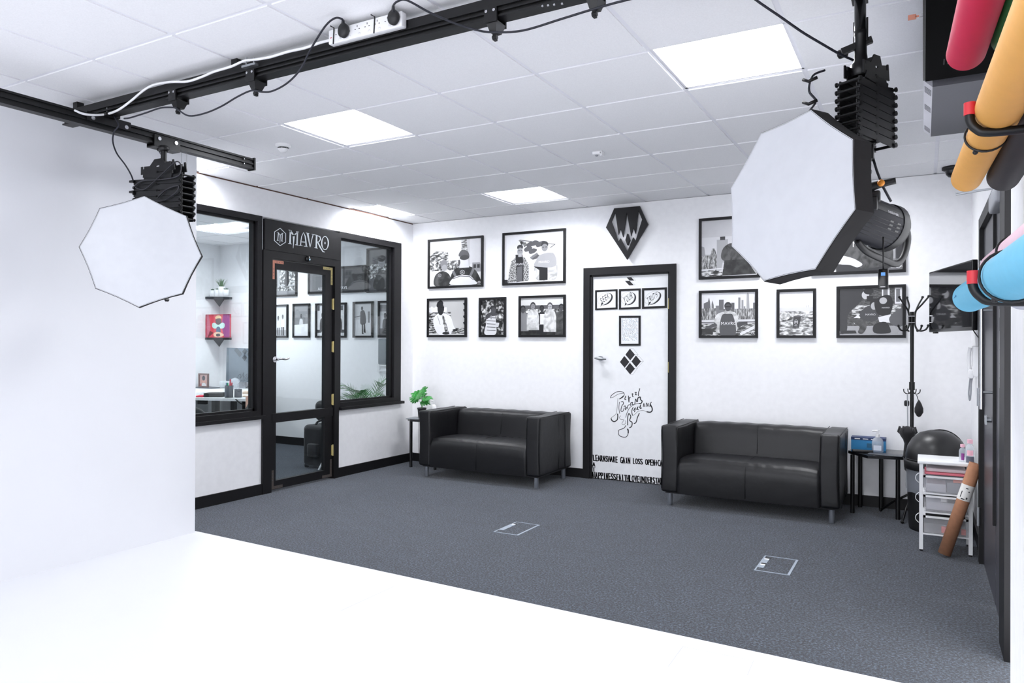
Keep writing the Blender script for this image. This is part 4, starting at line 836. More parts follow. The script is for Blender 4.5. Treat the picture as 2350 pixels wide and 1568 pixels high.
mb = MB(); mb.cyl((0.0, 0, 0.06), (0.0, 0, 0.13), 0.016, n=14); mb.lathe([(0.02, 0), (0.03, 0.008), (0.03, 0.026), (0.02, 0.034)], (0, 0, 0.125), n=10); mb.build('spigot', black_metal, pt)
for pts in ([(-0.2, 0, -0.03), (-0.12, 0, 0.0), (0.05, 0, -0.01), (0.2, 0, -0.005), (0.22, 0, 0.05), (0.18, 0, 0.075), (0.1, 0, 0.04), (0.0, 0, -0.01), (-0.1, 0, -0.05), (-0.18, 0, -0.03)], [(-0.21, 0, -0.13), (-0.12, 0, -0.1), (0.05, 0, -0.13), (0.17, 0, -0.1), (0.2, 0, -0.06), (0.1, 0, -0.07), (0.02, 0, -0.11)]):
    mb = MB(); mb.tube(catmull([(x, -0.052, z-0.04) for x, y, z in pts], 5), 0.0035, n=6); mb.build('coiled_cable', mat('cable_sheen', (46, 46, 52), 0.4), pt)
for z in (-0.03, -0.09, -0.15): mb = MB(); mb.box(-0.235, -0.2, -0.055, -0.04, z-0.008, z+0.004); mb.build('cable_hook', black_metal, pt)
p2 = W(375, 345, 0, -3.924)
t = thing('rail_carriage', 'black carriage under the left rail that the left pantograph hangs from', 'carriage', (-3.95, 2.79, 2.502))
mb = MB(); mb.box(0.03, 0.036, -0.085, 0.085, -0.02, 0.052); mb.box(-0.036, -0.03, -0.085, 0.085, -0.02, 0.052); mb.box(-0.03, 0.03, -0.085, 0.085, -0.02, -0.012); mb.build('carriage_body', black_metal, t)
for yy in (-0.055, 0.055): mb = MB(); mb.cyl((0.036, yy, 0.03), (0.042, yy, 0.03), 0.011, n=14); mb.build('wheel_bolt', chrome, t)
mb = MB(); mb.tube([(0.03, 0.10, -0.016), (0.03, 0.10, -0.085), (0.03, 0.135, -0.08), (0.03, 0.135, -0.01)], 0.0012, n=5); mb.build('safety_wire', steel, t)
mb = MB(); mb.cyl((0, -0.02, -0.012), (0, -0.02, -0.03), 0.02, n=12); mb.build('swivel', black_metal, t)
mb = MB(); mb.tube([(-3.95, 2.77, 2.475), (-3.93, 2.765, 2.455), (-3.80, 2.69, 2.45), (-3.765, 2.66, 2.44)], 0.013, n=10)
tag(mb.build('swivel_arm', black_metal), 'short black swivel arm between the left carriage and the left pantograph', 'arm')
pr = pantograph('large black scissor pantograph above the right-hand lamp', -0.175, 2.86, 2.045, 2.27, 0.22, 0.07, math.radians(62), 8)
mb = MB(); mb.lathe([(0.028, -0.02), (0.034, -0.01), (0.034, 0.02), (0.024, 0.03), (0.02, 0.06), (0.02, 0.12), (0.022, 0.125), (0.022, 0.14), (0.018, 0.14)], (-0.02, 0.01, 0.03), n=18); mb.build('clamp_collar', black_metal, pr)
mb = MB(); mb.bar((-0.055, 0.06, 0.105), (0.0, -0.02, 0.135), 0.018, 0.022); mb.cyl((-0.03, 0.06, 0.11), (-0.03, 0.085, 0.11), 0.016, n=10); mb.build('cable_clamp', black_metal, pr)
for s in (-1, 1): mb = MB(); mb.bar((-0.02, 0.01+s*0.024, 0.13), (-0.02, 0.01+s*0.024, 0.21), 0.004, 0.006); mb.build('spring_pin', black_metal, pr)
for z in (0.0, -0.08, -0.13): mb = MB(); mb.tube([(-0.165, 0.08, z), (-0.18, 0.105, z-0.01), (-0.175, 0.13, z+0.004)], 0.006, n=6); mb.build('cable_hook', black_metal, pr)
mb = MB(); mb.tube(catmull([(-0.13, 0.075, 0.03), (-0.165, 0.1, 0.01), (-0.17, 0.11, -0.04), (-0.16, 0.09, -0.08), (-0.17, 0.11, -0.12), (-0.165, 0.1, -0.18), (-0.14, 0.08, -0.2)], 5), 0.004, n=6); mb.build('coiled_cable', navy, pr)
mb = MB(); mb.lathe([(0, 0.24), (0.019, 0.24), (0.019, 0.0), (0, 0)], (0, 0, -0.24), n=20)
tag(mb.build('drop_tube', black_gloss, loc=(-0.195, 2.85, 2.567)), 'glossy black drop tube above the right-hand pantograph', 'tube')

# ------------------------------------------------------------ softboxes
sb_white = mat('softbox_cloth', (206, 208, 213), 0.8, spec=0.2, bump=0.25, bscale=5)
sb_black = mat('softbox_shell', (17, 15, 17), 0.75, bump=0.35, bscale=10, noise=0.1, nscale=8)
def softbox(name_label, c, n, spin, R, lip, depth, rb, body):
    n = V(n).normalized(); a = -(n.cross(V((0, 0, 1))).normalized()); b = n.cross(a)*-1
    if b.z < 0: b = -b
    c = V(c); t = thing('softbox', name_label, 'softbox', c, 0, 'octagonal softboxes on ceiling pantographs')
    ang = [math.radians(spin)+pi/2+k*pi/4 for k in range(8)]
    def P(r, th, dz): return (a*cos(th)+b*sin(th))*r+n*dz
    def ring(r, dz, sag=0.0, m=4):      # octagon ring with m steps a side
        out = []
        for k in range(8):
            p, q = P(r, ang[k], dz), P(r, ang[(k+1) % 8], dz)
            for j in range(m):
                f = j/m; s = sin(pi*f)*sag; v = p.lerp(q, f); out.append(v*(1) - (v-n*v.dot(n)).normalized()*s*r)
        return out
    def skin(rings, mt, nm, close=False, label=None):
        mb = MB(); L = len(rings[0]); vs = [p for r in rings for p in r]; fs = []
        for i in range(len(rings)-1):
            for k in range(L): fs.append((i*L+k, i*L+(k+1) % L, (i+1)*L+(k+1) % L, (i+1)*L+k))
        if close: fs.append([(len(rings)-1)*L+k for k in range(L)])
        mb.add(vs, fs, 0, False)
        for i in range(len(mb.s)): mb.s[i] = nm == 'front_cloth'
        return mb.build(nm, mt, t)
    skin([ring(R, 0.0, 0.012), ring(R*0.93, -0.004, 0.004), ring(R*0.6, 0.006), ring(R*0.25, 0.012)], sb_white, 'front_cloth', True)
    skin([ring(R*0.99, 0.0, 0.014), ring(R*1.012, -0.003, 0.014), ring(R*1.018, -lip, 0.02), ring(R*0.98, -lip-0.004, 0.02), ring(R*0.72, -lip-(depth-lip)*0.42, 0.05), ring(R*0.42, -lip-(depth-lip)*0.8, 0.06), ring(rb, -depth, 0)], sb_black, 'black_shell', True)
    mb = MB()
    mb.lathe([(rb*1.02, 0.02), (rb*1.12, 0.015), (rb*1.12, -0.02), (rb*0.9, -0.025)], -n*depth, n=24, d=n); mb.build('speed_ring', black_plastic, t)
    return t, n, a, b
sL, nL, aL, bL = softbox('octagonal white softbox on the left, hanging before the white studio wall', (-3.68, 2.47, 1.825), (0.70, -0.71, -0.01), -2.5, 0.3, 0.03, 0.24, 0.07, None)
sR, nR, aR, bR = softbox('large octagonal white softbox on the right with its black shell showing', (-0.418, 2.715, 1.851), (-0.574, -0.816, 0.064), -17.1, 0.3, 0.08, 0.25, 0.075, None)
body_g = mat('lamp_grey', (52, 52, 57), 0.45, noise=0.05, nscale=80); body_d = mat('lamp_dark', (22, 22, 24), 0.5)
def lamp(label, c, n, a, b, L=0.32, r=0.078, detail=True):
    n, a, b = V(n), V(a), V(b); t = thing('studio_lamp', label, 'studio lamp', c, 0, 'black studio lamps behind the softboxes')
    d = -n
    mb = MB(); mb.lathe([(r*0.9, 0), (r, 0.01), (r, L*0.86), (r*1.03, L*0.87), (r*1.03, L*0.93)], (0, 0, 0), n=28, d=d, m=0); mb.build('housing', body_g, t)
    mb = MB(); mb.lathe([(r*1.05, L*0.84), (r*1.07, L*0.93), (r*0.9, L), (0, L*1.01)], (0, 0, 0), n=28, d=d); mb.build('rear_cap', body_d, t)
    side = (V((0, 0, 1)).cross(d)).normalized(); up = d.cross(side)
    if up.z < 0: up = -up
    # side facing the camera
    cs = side if (CP-V(c)).dot(side) > 0 else -side
    def S3(x, ang, rr=1.0): q = cs*cos(ang)+up*sin(ang); return d*x+q*r*rr
    mb = MB()      # darker stripe that carries the lettering
    st = [S3(x, an, 1.012) for x in (0.02, L*0.84) for an in (0.2, 0.35, 0.5, 0.65)]
    mb.add(st, [(i, i+1, 5+i, 4+i) for i in range(3)], 0, True); mb.build('side_stripe', body_d, t)
    mb = MB()
    for an in (-0.15, -0.32, -0.5, -0.68, -0.86, -1.04): mb.tube([S3(0.015, an, 1.0), S3(L*0.84, an, 1.0)], 0.0013, n=4)
    mb.build('cooling_grooves', body_d, t)
    mb = MB()
    for x0 in (0.07, L*0.62, L*0.74):
        for an in (-0.08, -0.24, -0.40):
            p = [S3(x0, an, 1.012), S3(x0+0.018, an, 1.012), S3(x0+0.018, an-0.07, 1.012), S3(x0, an-0.07, 1.012)]; mb.add(p, [(0, 1, 2, 3)])
    mb.build('vent_slots', black_gloss, t)
    if detail:
        def T3(x, y, dd): return S3(x, 0.38+y/r, 1.02)
        sgn = 1 if (AX[0].dot(d) > 0) else -1
        mb = MB(); text_mesh(mb, 'MODE-S', lambda x, y, dd: T3(0.075+x*sgn, y, dd), 0, 0, 0.012, 0, 0); mb.build('lettering', mat('blue_lettering', (90, 130, 150), 0.5), t)
        mb = MB(); text_mesh(mb, 'NEEWER', lambda x, y, dd: T3(L*0.66+x*sgn, y-0.01, dd), 0, 0, 0.01, 0, 0); mb.build('lettering', mat('white_lettering2', (200, 200, 205), 0.5), t)
    # looped rear handle
    mb = MB(); pts = [d*(L*0.95)+up*r*0.9, d*(L*1.12)+up*r*0.7, d*(L*1.27)+up*0.0, d*(L*1.25)-up*r*0.9, d*(L*1.14)-up*r*1.42, d*(L*0.95)-up*r*1.45, d*(L*0.62)-up*r*1.35, d*(L*0.45)-up*r*1.05]
    mb.tube(catmull(pts, 6), 0.011, n=10, rz=1.2); mb.build('rear_handle', body_d, t)
    return t, d, up, cs, r, L
cR = V((-0.418, 2.715, 1.851))-nR*0.225
tR, dR, upR, csR, rR, LR = lamp('dark grey studio lamp with a looped rear handle behind the right softbox', cR, V((-0.574, -0.816, 0.19)).normalized(), aR, bR, 0.33, 0.085)
cLm = V((-3.68, 2.47, 1.825))-nL*0.22
tl, *_r = lamp('black studio lamp hidden behind the left softbox, only its lower lever showing', cLm, nL, aL, bL, 0.2, 0.062, False)
mb = MB(); q = W(384, 676, 1, 2.62)-cLm; mb.bar(V((0, 0, -0.05)), q+V((0, 0, -0.035)), 0.02, 0.014); mb.build('stand_bracket', body_d, tl)
# bracket between right pantograph and lamp
t = thing('tilt_bracket', 'tilting lamp bracket with a tapered bar handle and orange knob', 'bracket', (-0.175, 2.93, 1.97))
p = lambda u, v, y=2.95: W(u, v, 1, y)-V((-0.175, 2.93, 1.97))
mb = MB(); mb.cyl((0, -0.01, 0.085), (0, -0.01, -0.03), 0.012, n=12); mb.box(-0.02, 0.02, -0.03, 0.02, 0.03, 0.08); mb.build('stud', black_metal, t)
mb = MB(); mb.tube([p(1950, 438), p(1995, 431), p(2015, 424), p(2045, 417), p(2056, 415)], lambda f: 0.02-0.011*f if f < 0.8 else 0.012, n=12); mb.build('bar_handle', black_plastic, t)
mb = MB(); mb.ball(p(2022, 420, 2.935), 0.0125, n=14); mb.build('knob', mat('orange_knob', (240, 150, 45), 0.5), t)
mb = MB(); mb.tube([p(1960, 452), p(2010, 434), p(2035, 425), p(2000, 431)], 0.0016, n=5); mb.build('wire_clip', steel, t)
mb = MB(); mb.rbox(p(2003, 452, 2.96), (0.05, 0.04, 0.04), 0.006); mb.rbox(p(1990, 470, 2.96), (0.07, 0.06, 0.05), 0.006); mb.build('mount_block', body_d, t)
mb = MB()
for k in range(7):
    c = p(1996+2*sin(k*1.3), 352+k*8.5, 2.93); a = 0 if k % 2 else pi/2
    mb.tube([c+V((0.006*cos(a)*cos(th), 0.006*sin(a)*cos(th), 0.009*sin(th))) for th in [2*pi*i/8 for i in range(8)]], 0.0016, n=5, closed=True)
tag(mb.build('safety_chain', steel, loc=(-0.175, 2.93, 1.97)), 'short metal safety chain under the right-hand pantograph', 'chain')
mb = MB(); mb.tube(yint(2.93, 2.96, [(2003, 362), (2012, 392), (2026, 428), (2045, 463)]), 0.0045, n=7)
tag(mb.build('power_cable', navy), 'straight dark cable from the right pantograph to the lamp housing', 'cable')
mb = MB(); rc = W(2027, 641, 1, 3.02)
t = thing('radio_receiver', 'small black box with a blue display dangling below the right-hand lamp', 'receiver', rc)
MB().rbox((0, 0, 0), (0.034, 0.02, 0.075), 0.004, 2).build('casing', black_gloss, t)
mb = MB(); mb.box(-0.007, 0.007, -0.0115, -0.0102, 0.012, 0.024); mb.build('display', mat('blue_display', (90, 150, 215), 0.4, emit=0.3), t)
mb = MB(); mb.box(-0.009, 0.007, -0.0112, -0.0102, -0.030, -0.027); mb.build('label_strip', white_plastic, t)
mb = MB(); mb.tube([(0, 0, 0.037), (0.0, 0, 0.08), (0, -0.01, 0.155)], 0.003, n=6); mb.build('hanging_wire', black_plastic, t)

# ------------------------------------------------------------ ceiling bits
p = W(650, 332, 2, H); t = thing('smoke_detector', 'white round smoke detector on the ceiling below the middle light', 'smoke detector', (p.x, p.y, H))
mb = MB(); mb.lathe([(0.052, 0), (0.052, -0.012), (0.046, -0.02), (0.038, -0.022)], n=28); mb.build('base', white_plastic, t)
mb = MB(); mb.lathe([(0.036, -0.03), (0.03, -0.04), (0.02, -0.052), (0, -0.056)], n=28); mb.lathe([(0.02, -0.022), (0.02, -0.03)], n=16); mb.lathe([(0.036, -0.03), (0, -0.03)], n=28); mb.build('cover', white_plastic, t)
mb = MB()
for k in range(6): a = k*pi/3; mb.lathe([(0.031, -0.022), (0.031, -0.0305)], n=5, a0=a+0.1, a1=a+pi/3-0.1)
mb.build('vent_slots', black_plastic, t)
p = W(1373, 348, 2, H); t = thing('motion_sensor', 'small white box sensor on the ceiling in the middle of the tiles', 'sensor', (p.x, p.y, H))
MB().rbox((0, 0, -0.012), (0.075, 0.05, 0.024), 0.006).build('casing', white_plastic, t); MB().rbox((0.028, 0.0, -0.022), (0.02, 0.05, 0.03), 0.004).build('bracket', white_plastic, t)
mb = MB(); mb.lathe([(0, -0.034), (0.009, -0.031), (0.012, -0.024)], (-0.012, 0, 0), n=14); mb.build('lens', grey_plastic, t)
p = W(2178, 398, 2, H); t = thing('dome_camera', 'black dome camera on the ceiling by the end of the yellow roll', 'camera', (0.195, 6.55, H))
mb = MB(); mb.lathe([(0, 0), (0.07, 0), (0.072, -0.02), (0.05, -0.03)], n=24); mb.build('base', black_plastic, t)
mb = MB(); mb.lathe([(0.05, -0.03), (0.045, -0.055), (0.028, -0.075), (0, -0.082)], n=24); mb.build('dome', black_gloss, t)

# ------------------------------------------------------------ floor boxes
def floor_box(x0, x1, y0, y1, label, slots):
    t = thing('floor_socket_box', label, 'floor box', ((x0+x1)/2, (y0+y1)/2, 0), 0, 'flush socket boxes in the carpet'); a, b = (x1-x0)/2, (y1-y0)/2
    mb = MB(); mb.solid([[(-a, -b), (a, -b), (a, b), (-a, b)], [(-a+0.008, -b+0.006), (a-0.014, -b+0.006), (a-0.014, b-0.006), (-a+0.008, b-0.006)]], lambda x, y, d: V((x, y, d)), 0.0, 0.003); mb.build('rim', mat('box_rim', (168, 178, 190), 0.4, metal=0.3), t)
    mb = MB(); mb.box(-a+0.009, a-0.015, -b+0.007, b-0.007, 0, 0.0015); mb.build('lid', carpet, t)
    mb = MB(); mb.box(-a+0.008, -a+0.04, -b+0.07, b-0.04, 0.0015, 0.003); mb.build('cable_flap', mat('box_rim', 0), t)
    for yy in slots:
        mb = MB(); mb.box(-a+0.012, -a+0.042, yy, yy+0.03, 0.003, 0.0036); mb.build('cable_slot', black_plastic, t)
        mb = MB(); mb.box(-a+0.012, -a+0.040, yy-0.018, yy-0.002, 0.003, 0.005); mb.build('clip', white_plastic, t)
floor_box(-2.655, -2.455, 4.475, 4.81, 'flush floor socket box in the carpet before the left sofa', (0.09,))
floor_box(-0.87, -0.67, 4.487, 4.83, 'flush floor socket box in the carpet before the right sofa', (0.10, -0.03))

# ------------------------------------------------------------ side tables
def side_table(label, loc, top, legs, z, crossbar=None):
    t = thing('side_table', label, 'table', loc, 0, 'small black side tables beside the sofas')
    mb = MB(); mb.solid([top], lambda x, y, d: V((x, y, d)), z-0.022, z); mb.build('tabletop', mat('gloss_black_top', (22, 23, 27), 0.18, spec=0.6), t)
    for (x, y) in legs: mb = MB(); mb.cyl((x, y, 0), (x, y, z-0.022), 0.0165, n=14); mb.build('leg', black_metal, t)
    return t
TZ = 0.485
side_table('black half-hexagon side table holding a blue box and gel bottle, right of the right sofa', (-0.3, 6.5, 0), [(-0.225, -0.02), (-0.07, -0.24), (0.17, -0.19), (0.235, 0.0), (0.19, 0.215), (-0.18, 0.215)], [(-0.188, -0.13+0.05), (0.134, -0.15), (0.005, 0.158), (-0.15, 0.18)], TZ)
side_table('black side table in the corner left of the left sofa, holding the pot plant', (-4.66, 6.5, 0), [(-0.21, -0.12), (-0.14, -0.17), (0.2, -0.17), (0.2, 0.2), (-0.21, 0.2)], [(-0.165, -0.12), (0.16, -0.13), (-0.165, 0.16), (0.16, 0.16)], 0.52)
mb = MB(); mb.rbox((0, 0, 0.006), (0.15, 0.2, 0.01), 0.002); tag(mb.build('magazine', mat('grey_cover', (120, 124, 130), 0.4), loc=(-4.78, 6.41, 0.521), rot=(0, 0, 0.2)), 'grey magazine lying on the corner side table', 'magazine')
t = thing('pump_bottle', 'white pump bottle top showing behind the left sofa arm', 'bottle', (-4.70, 6.62, 0.52))
mb = MB(); mb.lathe([(0, 0), (0.03, 0), (0.032, 0.01), (0.032, 0.12), (0.02, 0.14), (0.012, 0.145)], n=18); mb.build('bottle_body', white_plastic, t)
mb = MB(); mb.cyl((0, 0, 0.145), (0, 0, 0.175), 0.006); mb.cyl((0.004, 0, 0.178), (-0.028, 0, 0.182), 0.006); mb.build('pump', white_plastic, t)

# pot plant
green = mat('plant_leaf', (42, 128, 48), 0.45, noise=0.25, nscale=12); green2 = mat('plant_stem', (92, 140, 80), 0.5)
pb = W(968, 948, 1, 6.46); pb.z = 0.52
t = thing('potted_plant', 'split-leaf green plant in a small black pot, beside the left sofa', 'plant', pb)
mb = MB(); mb.lathe([(0, 0), (0.036, 0), (0.046, 0.10), (0.05, 0.102), (0.05, 0.118), (0.042, 0.118), (0.04, 0.10), (0, 0.10)], n=22); mb.build('pot', black_plastic, t)
LEAF = [(0, 0), (0.18, -0.12), (0.34, -0.1), (0.3, 0.02), (0.46, -0.02), (0.56, 0.1), (0.4, 0.16), (0.6, 0.2), (0.58, 0.36), (0.38, 0.32), (0.54, 0.46), (0.46, 0.6), (0.28, 0.48), (0.36, 0.7), (0.22, 0.8), (0.12, 0.66), (0.08, 0.92), (0, 1.0)]
def leaf(t, base, tip, width, nrm, curl=0.15):
    base, tip = V(base), V(tip); d = tip-base; L = d.length; d.normalize(); nrm = V(nrm); nrm = (nrm-d*nrm.dot(d)).normalized(); s = d.cross(nrm)
    poly2 = LEAF+[(-x, y) for x, y in LEAF[-2:0:-1]]
    tr = tessellate_polygon([[V((x, y, 0)) for x, y in poly2]])
    mb = MB(); vs = [base+d*(y*L)+s*(x*width)+nrm*(-curl*L*(x*x*1.6+(y-0.4)**2)) for x, y in poly2]; mb.add(vs, [tuple(q) for q in tr]); mb.add([p-nrm*0.0012 for p in vs], [tuple(q[::-1]) for q in tr])
    mb.build('leaf', green, t, fix=False)
def lp(u, v, dy=0): q = W(u, v, 1, 6.46+dy); return q-pb
hub = V((0, 0, 0.105))
for (b, tp, wd, nr, dy) in (((967, 904), (941, 903), 0.13, (0.1, -0.7, 0.8), -0.02), ((966, 903), (981, 888), 0.13, (-0.3, -0.8, 0.5), 0.0), ((960, 917), (938, 912), 0.11, (0, -0.6, 0.9), 0.03), ((971, 908), (981, 903), 0.07, (0, -0.5, 0.8), 0.02), ((973, 912), (994, 915), 0.09, (0.2, -0.5, 0.9), -0.03), ((969, 920), (988, 928), 0.09, (0.3, -0.6, 0.7), 0.0)):
    B_, T_ = lp(b[0], b[1], dy), lp(tp[0], tp[1], dy*1.3); leaf(t, B_, T_, wd, nr)
    mb = MB(); mb.tube(catmull([hub+V((random.uniform(-.01, .01), 0, 0)), (hub+B_)/2+V((0.006, 0, 0.01)), B_, B_.lerp(T_, 0.3)], 5), 0.0022, n=5); mb.build('stem', green2, t)

# ------------------------------------------------------------ things on the right-hand table
blue_box = mat('blue_card', (40, 130, 185), 0.5); navy_card = mat('navy_card', (28, 50, 96), 0.5)
gx0, gx1 = W(1954, 1030, 1, 6.62).x, W(2033, 1030, 1, 6.62).x
t = thing('glove_box', 'blue cardboard box of disposable gloves at the back of the hexagonal table', 'box', ((gx0+gx1)/2, 6.645, TZ)); hw = (gx1-gx0)/2
mb = MB(); mb.box(-hw, hw, -0.06, 0.06, 0.0, 0.078); mb.build('carton', blue_box, t)
mb = MB(); mb.box(-hw-0.0008, hw+0.0008, -0.0608, 0.0608, 0.078, 0.1); mb.build('carton_top', navy_card, t)
mb = MB(); mb.box(-0.01, 0.09, -0.0625, -0.0605, 0.02, 0.055); mb.build('label_panel', mat('teal_panel', (30, 95, 130), 0.5), t)
mb = MB()
for k in range(3): mb.box(-0.1+k*0.06, -0.06+k*0.06, -0.0616, -0.0608, 0.085, 0.092)
mb.build('printed_words', white_paint, t)
gp = W(2015, 1037, 2, TZ); t = thing('sanitiser_bottle', 'clear pump bottle of hand gel on the hexagonal table', 'bottle', (gp.x, 6.47, TZ))
mb = MB(); mb.lathe([(0, 0.002), (0.038, 0.002), (0.042, 0.01), (0.042, 0.085), (0.034, 0.108), (0.016, 0.122), (0.014, 0.13)], n=24, sq=(1, 0.65)); mb.build('bottle_body', mat('hazy_plastic', (226, 232, 240), 0.15, alpha=0.35), t)
mb = MB(); mb.lathe([(0, 0.004), (0.038, 0.004), (0.038, 0.06), (0, 0.06)], n=20, sq=(1, 0.6)); mb.build('gel', glass('gel', (215, 225, 238), 0.6), t)
mb = MB(); mb.box(-0.028, 0.028, -0.0285, -0.0275, 0.02, 0.06); mb.build('label', mat('bottle_label', (215, 222, 235), 0.5), t)
mb = MB(); mb.cyl((0, 0, 0.122), (0, 0, 0.145), 0.015, n=16); mb.cyl((0, 0, 0.145), (0, 0, 0.168), 0.006); mb.cyl((0, 0, 0.17), (0, 0, 0.178), 0.013, n=14); mb.cyl((0.004, 0, 0.174), (-0.038, -0.004, 0.170), 0.006); mb.build('pump', white_plastic, t)
rp = W(1975, 1035, 2, TZ)
tag(MB().rbox((0, 0, 0.01), (0.15, 0.045, 0.018), 0.006).build('remote_control', black_plastic, loc=(rp.x+0.02, 6.43, TZ), rot=(0, 0, 0.15)), 'black remote control lying in front of the blue box', 'remote control')
pp = W(2027, 1042, 2, TZ)
mb = MB(); mb.rbox((0, 0, 0.003), (0.24, 0.13, 0.004), 0.001); tag(mb.build('dark_folder', mat('slate_card', (62, 66, 72), 0.35), loc=(-0.25, 6.37, TZ), rot=(0, 0, -0.12)), 'dark grey folder lying flat at the front of the hexagonal table', 'folder')

# ------------------------------------------------------------ coat stand with its hangings
SX, SY = W(2093, 800, 1, 6.42).x, 6.42
def zz(v, y=6.42): return W(2093, v, 1, y).z
def xx(u, y=6.42): return W(u, 800, 1, y).x-SX
t = thing('coat_stand', 'black metal coat stand with forked hooks, behind the domed bin', 'coat stand', (SX, SY, 0))
mb = MB(); mb.cyl((0, 0, 0.03), (0, 0, zz(716)), 0.0135, n=16); mb.build('pole', black_metal, t)
mb = MB(); mb.cyl((0, 0, zz(895)), (0, 0, zz(877)), 0.02, n=16); mb.build('collar', black_metal, t)
zc = zz(735)
for k, (ut, ul, dy) in enumerate(((2064, 2062, -0.05), (2081, 2079, 0.06), (2131, 2130, -0.06), (2117, 2115, 0.05))):
    s = -1 if k < 2 else 1; x0 = s*0.02; xt = xx(ut); xl = xx(ul)
    mb = MB(); mb.tube(catmull([(xt, dy, zz(683)), (xt*0.6, dy*0.7, zz(700)), (x0*1.3, dy*0.3, zz(714)), (x0, dy*0.2, zz(725)), (x0, dy*0.2, zz(745)), (x0*1.6, dy*0.4, zz(756)), (xl*0.55, dy*0.7, zz(760)), (xl*0.85, dy, zz(757)), (xl, dy, zz(749))], 5), 0.0065, n=8)
    mb.ball((xt, dy, zz(682)), 0.01); mb.ball((xl, dy, zz(748)), 0.01); mb.build('hook', black_metal, t)
for v in (726, 741): mb = MB(); mb.cyl((-0.03, -0.014, zz(v)), (0.02, -0.014, zz(v)), 0.004, n=8); mb.build('bolt', chrome, t)
for k in range(4):
    s = -1 if k < 2 else 1; e = 1 if k % 2 else 0.5; dy = -0.03 if k % 2 else 0.03
    mb = MB(); mb.tube(catmull([(s*0.008, dy*0.3, zz(900)), (s*0.03*e, dy, zz(904)), (s*0.052*e, dy, zz(900)), (s*0.056*e, dy, zz(893))], 5), 0.0035, n=7); mb.build('small_hook', black_metal, t)
for (lx, ly) in ((-0.22, 0.16), (-0.06, -0.20), (0.2, 0.1)):
    mb = MB(); mb.tube([(0, 0, 0.20), (lx*0.6, ly*0.6, 0.10), (lx, ly, 0.012)], 0.009, n=8); mb.ball((lx, ly, 0.012), 0.0125); mb.build('foot', black_metal, t)
mb = MB(); mb.ball((0, 0, 0), 0.018, 0.02, 0.03); 
bag = thing('pouch', 'small black fabric pouch hanging from a low hook of the coat stand', 'pouch', (SX+0.035, SY-0.035, zz(936)))
mb = MB(); mb.lathe([(0, -0.068), (0.014, -0.06), (0.03, -0.03), (0.03, 0.0), (0.018, 0.035), (0.006, 0.06), (0, 0.062)], (0.012, 0, 0), n=14, sq=(1, 0.6)); mb.build('pouch_body', black_fabric, bag)
mb = MB(); mb.tube([(0.01, 0, 0.055), (0.0, 0.0, 0.09), (-0.004, 0, 0.1)], 0.003, n=6); mb.build('cord', black_fabric, bag)
mb = MB(); mb.rbox((0, 0, 0), (0.036, 0.03, 0.045), 0.01); tag(mb.build('pouch', black_fabric, loc=(SX-0.035, SY-0.02, zz(926))), 'tiny black case hooked on the left of the coat stand pole', 'case')
um = thing('umbrella', 'folded black umbrella hanging upside down against the coat stand', 'umbrella', (SX-0.03, SY-0.035, zz(1000)))
mb = MB(); mb.cyl((0.003, 0, 0.05), (0.0, 0, zz(906)-zz(1000)), 0.004, n=8); mb.build('shaft', steel, um)
mb = MB(); mb.lathe([(0.0, -0.28), (0.02, -0.26), (0.03, -0.15), (0.022, -0.06), (0.03, -0.03), (0.05, 0.0), (0.062, 0.03), (0.05, 0.055), (0.02, 0.07), (0.006, 0.075)], n=9, sq=(1, 0.7)); mb.build('canopy', black_fabric, um)
for k in range(6): a = k*1.05; mb = MB(); mb.tube([(0.03*cos(a), 0.02*sin(a), 0.0), (0.062*cos(a), 0.035*sin(a), 0.03), (0.05*cos(a), 0.03*sin(a), 0.07)], 0.009, n=5); mb.build('fold', black_fabric, um)

# ------------------------------------------------------------ domed bin
t = thing('dome_bin', 'black plastic bin with a swing dome lid, behind the white drawer cart', 'bin', (0.085, 6.13, 0))
R_ = 0.2
mb = MB(); mb.lathe([(0, 0.0), (R_*0.86, 0.0), (R_*0.88, 0.02), (R_*0.955, 0.44), (R_*0.955, 0.455)], n=36); mb.build('bin_body', black_plastic, t)
mb = MB(); n = 48; vs = []; fs = []
for i in range(6):
    for k in range(n):
        a = 2*pi*k/n; r = R_*(0.965+0.012*i/5)+0.004*sin(a*17+i*1.7)*sin(a*5+i); vs.append((r*cos(a), r*sin(a), 0.27+0.17*i/5+0.008*sin(a*7)*(i == 0)))
for i in range(5):
    for k in range(n): fs.append((i*n+k, i*n+(k+1) % n, (i+1)*n+(k+1) % n, (i+1)*n+k))
mb.add(vs, fs, 0, True); mb.build('bin_liner', mat('thin_liner', (196, 202, 214), 0.3, alpha=0.3), t, fix=False)
mb = MB(); mb.lathe([(R_*0.97, 0.435), (R_*1.03, 0.44), (R_*1.04, 0.49), (R_*1.0, 0.505), (R_*0.96, 0.505)], n=40); mb.build('rim', black_plastic, t)
mb = MB(); mb.lathe([(R_*0.99, 0.505), (R_*0.985, 0.54), (R_*0.92, 0.6), (R_*0.78, 0.655), (R_*0.52, 0.70), (R_*0.2, 0.72), (0, 0.723)], n=40); mb.build('dome_lid', mat('bin_lid', (26, 26, 28), 0.38), t)
mb = MB(); mb.tube([(R_*0.995*cos(a), -R_*1.0*abs(sin(a))**0.5*0+R_*1.0*sin(a), 0.51) for a in [pi*1.05+i*pi*0.9/20 for i in range(21)]], 0.004, n=6); mb.build('swing_flap_seam', black_gloss, t)
mb = MB(); mb.tube([(R_*1.0*cos(a)*cos(0.5)+0.02, R_*1.0*cos(a)*sin(0.5), 0.51+0.215*sin(a)) for a in [i*pi/20 for i in range(21)]], 0.0045, n=6); mb.build('swing_flap_edge', black_gloss, t)

